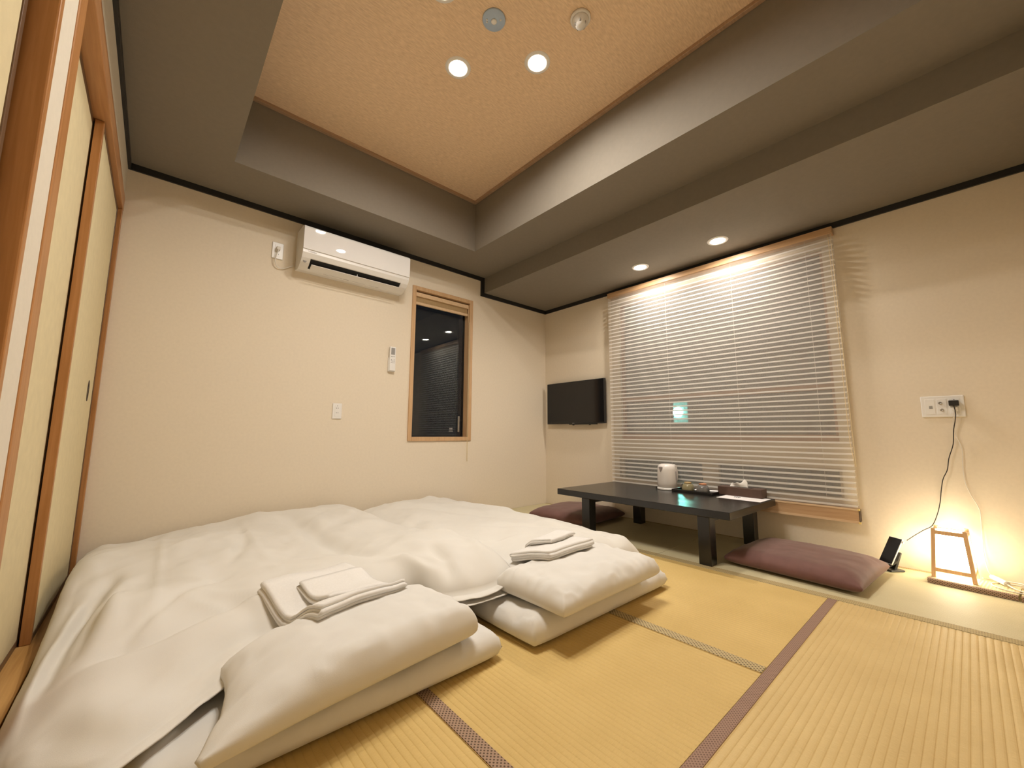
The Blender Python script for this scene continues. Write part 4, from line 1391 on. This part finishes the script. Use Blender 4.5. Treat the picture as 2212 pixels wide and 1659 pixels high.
def loose_end(X, Y, ZT, ZB, U, V):
    """the open end of the case is half empty: it sags and its front corner trails out"""
    f = np.clip((-U - 0.45) / 0.55, 0, 1) ** 2
    g = np.clip(0.5 - V * 0.6, 0, 1)
    zc = 0.028
    ZT = zc + (ZT - zc) * (1 - 0.45 * f - 0.35 * f * g) + 0.006 * f * np.sin(11 * V + 1)
    ZB = ZB * (1 - 0.6 * f)
    X = X - f * (0.004 + 0.105 * g ** 2)
    Y = Y - f * 0.004 * g
    return X, Y, ZT, ZB


pillow((-2.880, -1.985, 0.102), math.radians(6.5), 0.655, 0.345, 0.110, 'white pillow on the futon nearest the sliding doors', 1.7, loose_end, 0.050)
pillow((-1.925, -2.055, 0.112), math.radians(1), 0.71, 0.390, 0.100, 'white pillow on the futon nearest the black table', 6.4, None, 0.062, 0.030)


def towel_profile(w, layers, th, seed):
    """centre line of a cloth folded back and forth: (x, z) points"""
    pts = []
    r = th
    for k in range(layers):
        z = th * 0.55 + k * th * 1.08
        xs = np.linspace(-w / 2 + th * 0.4, w / 2 - th * 0.4, 12)
        if k % 2:
            xs = xs[::-1]
        for x in xs:
            pts.append((x, z + 0.0006 * math.sin(30 * x + seed + k)))
        if k < layers - 1:
            e = xs[-1] + math.copysign(th * 0.55, xs[-1])
            pts.append((e, z + th * 0.54))
    return pts


from mathutils.bvhtree import BVHTree


def lie_on(names, x0, y0, rot, w, l, taut=60, n=13):
    """smoothed height of the bedding under a rectangle, as a function of local (x, y)"""
    bpy.context.view_layer.update()
    trees = []
    for o in bpy.data.objects:
        if o.type == 'MESH' and (o.name.split('.')[0] in names or (o.parent and o.parent.name.split('.')[0] in names)):
            me = o.data
            trees.append(BVHTree.FromPolygons([o.matrix_world @ v.co for v in me.vertices], [p.vertices[:] for p in me.polygons]))
    c, s_ = math.cos(rot), math.sin(rot)
    gx, gy = np.linspace(-w / 2, w / 2, n), np.linspace(-l / 2, l / 2, n)
    Hm = np.zeros((n, n))
    for i, x in enumerate(gx):
        for j, y in enumerate(gy):
            p = Vector((x0 + c * x - s_ * y, y0 + s_ * x + c * y, 1.0))
            for t in trees:
                hit = t.ray_cast(p, Vector((0, 0, -1)))
                if hit[0] is not None:
                    Hm[i, j] = max(Hm[i, j], hit[0].z)
    for _ in range(taut):                   # taut cloth: hollows are bridged, bumps stay
        Hm[1:-1, :] = np.maximum(Hm[1:-1, :], (Hm[:-2, :] + Hm[2:, :]) / 2)
        Hm[:, 1:-1] = np.maximum(Hm[:, 1:-1], (Hm[:, :-2] + Hm[:, 2:]) / 2)
    for _ in range(3):
        P = np.pad(Hm, 1, mode='edge')
        Hm = np.maximum(Hm - 0.004, (P[:-2, 1:-1] + P[2:, 1:-1] + P[1:-1, :-2] + P[1:-1, 2:]) / 4)

    def f(x, y):
        u = min(max((x + w / 2) / w, 0), 1) * (n - 1)
        v = min(max((y + l / 2) / l, 0), 1) * (n - 1)
        i, j = min(int(u), n - 2), min(int(v), n - 2)
        u -= i
        v -= j
        return (Hm[i, j] * (1 - u) + Hm[i + 1, j] * u) * (1 - v) + (Hm[i, j + 1] * (1 - u) + Hm[i + 1, j + 1] * u) * v
    return f


def towel(xy, rot, w, l, layers, th, label, group, seed, on, taut=60):
    hf = lie_on(on, xy[0], xy[1], rot, w, l, taut)
    z0 = hf(0, 0)
    t = thing('towel', label, 'towel', (xy[0], xy[1], z0), rot, group)
    P = np.array(towel_profile(w, layers, th, seed))
    T = np.gradient(P, axis=0)
    T /= np.linalg.norm(T, axis=1)[:, None]
    Nn = np.stack([-T[:, 1], T[:, 0]], 1)
    ring = np.vstack([P + Nn * th * 0.50, (P - Nn * th * 0.50)[::-1]])
    n = len(ring)
    ny = 26
    vs, fs = [], []
    for j in range(ny):
        v = j / (ny - 1)
        y = (v - 0.5) * l
        for i, (x, z) in enumerate(ring):
            idx = i if i < n // 2 else n - 1 - i
            lay = idx // 13
            off = 0.006 * math.sin(1.7 * lay + seed) * (1 if v > 0.5 else -1) * abs(2 * v - 1) ** 4
            endw = abs(2 * v - 1) ** 6
            zz = z + 0.0035 * float(vnoise(np.array(x * 14 + seed), np.array(y * 14 + seed))) + endw * 0.002 * math.sin(60 * x + seed * 3 + lay)
            if v in (0.0, 1.0):
                zz = z * 0.99
            vs.append((x + 0.003 * math.sin(9 * v + seed), y + off, max(zz, 0.0005) + hf(x, y) - z0 + 0.0015))
    for j in range(ny - 1):
        for i in range(n):
            a, b = j * n + i, j * n + (i + 1) % n
            fs.append((a, b, b + n, a + n))
    m_ = n // 2
    for base, flip in ((0, False), ((ny - 1) * n, True)):
        for i in range(m_ - 1):
            q = (base + i, base + i + 1, base + n - 2 - i, base + n - 1 - i)
            fs.append(q[::-1] if flip else q)
    o = mesh_obj('cloth', vs, fs, 'terry', t, True)
    bm = bmesh.new()
    bm.from_mesh(o.data)
    bmesh.ops.recalc_face_normals(bm, faces=bm.faces[:])
    bm.to_mesh(o.data)
    bm.free()
    return t


G = 'folded white towels on the beds'
BED = ('duvet', 'pillow', 'futon_mattress')
towel((-2.885, -1.730), math.radians(106), 0.350, 0.335, 4, 0.0095, 'folded white bath towel on the duvet nearest the sliding doors', G, 0.6, BED, 2)
towel((-2.845, -1.715), math.radians(104), 0.175, 0.250, 3, 0.0072, 'small folded white hand towel on the bath towel nearest the sliding doors', G, 2.6, BED + ('towel',), 6)
towel((-1.925, -1.880), math.radians(93), 0.235, 0.330, 4, 0.0095, 'folded white bath towel on the bed nearest the black table', G, 4.1, BED)
towel((-1.870, -1.810), math.radians(100), 0.155, 0.205, 3, 0.0072, 'small folded white hand towel on the bath towel nearest the black table', G, 5.6, BED + ('towel',))
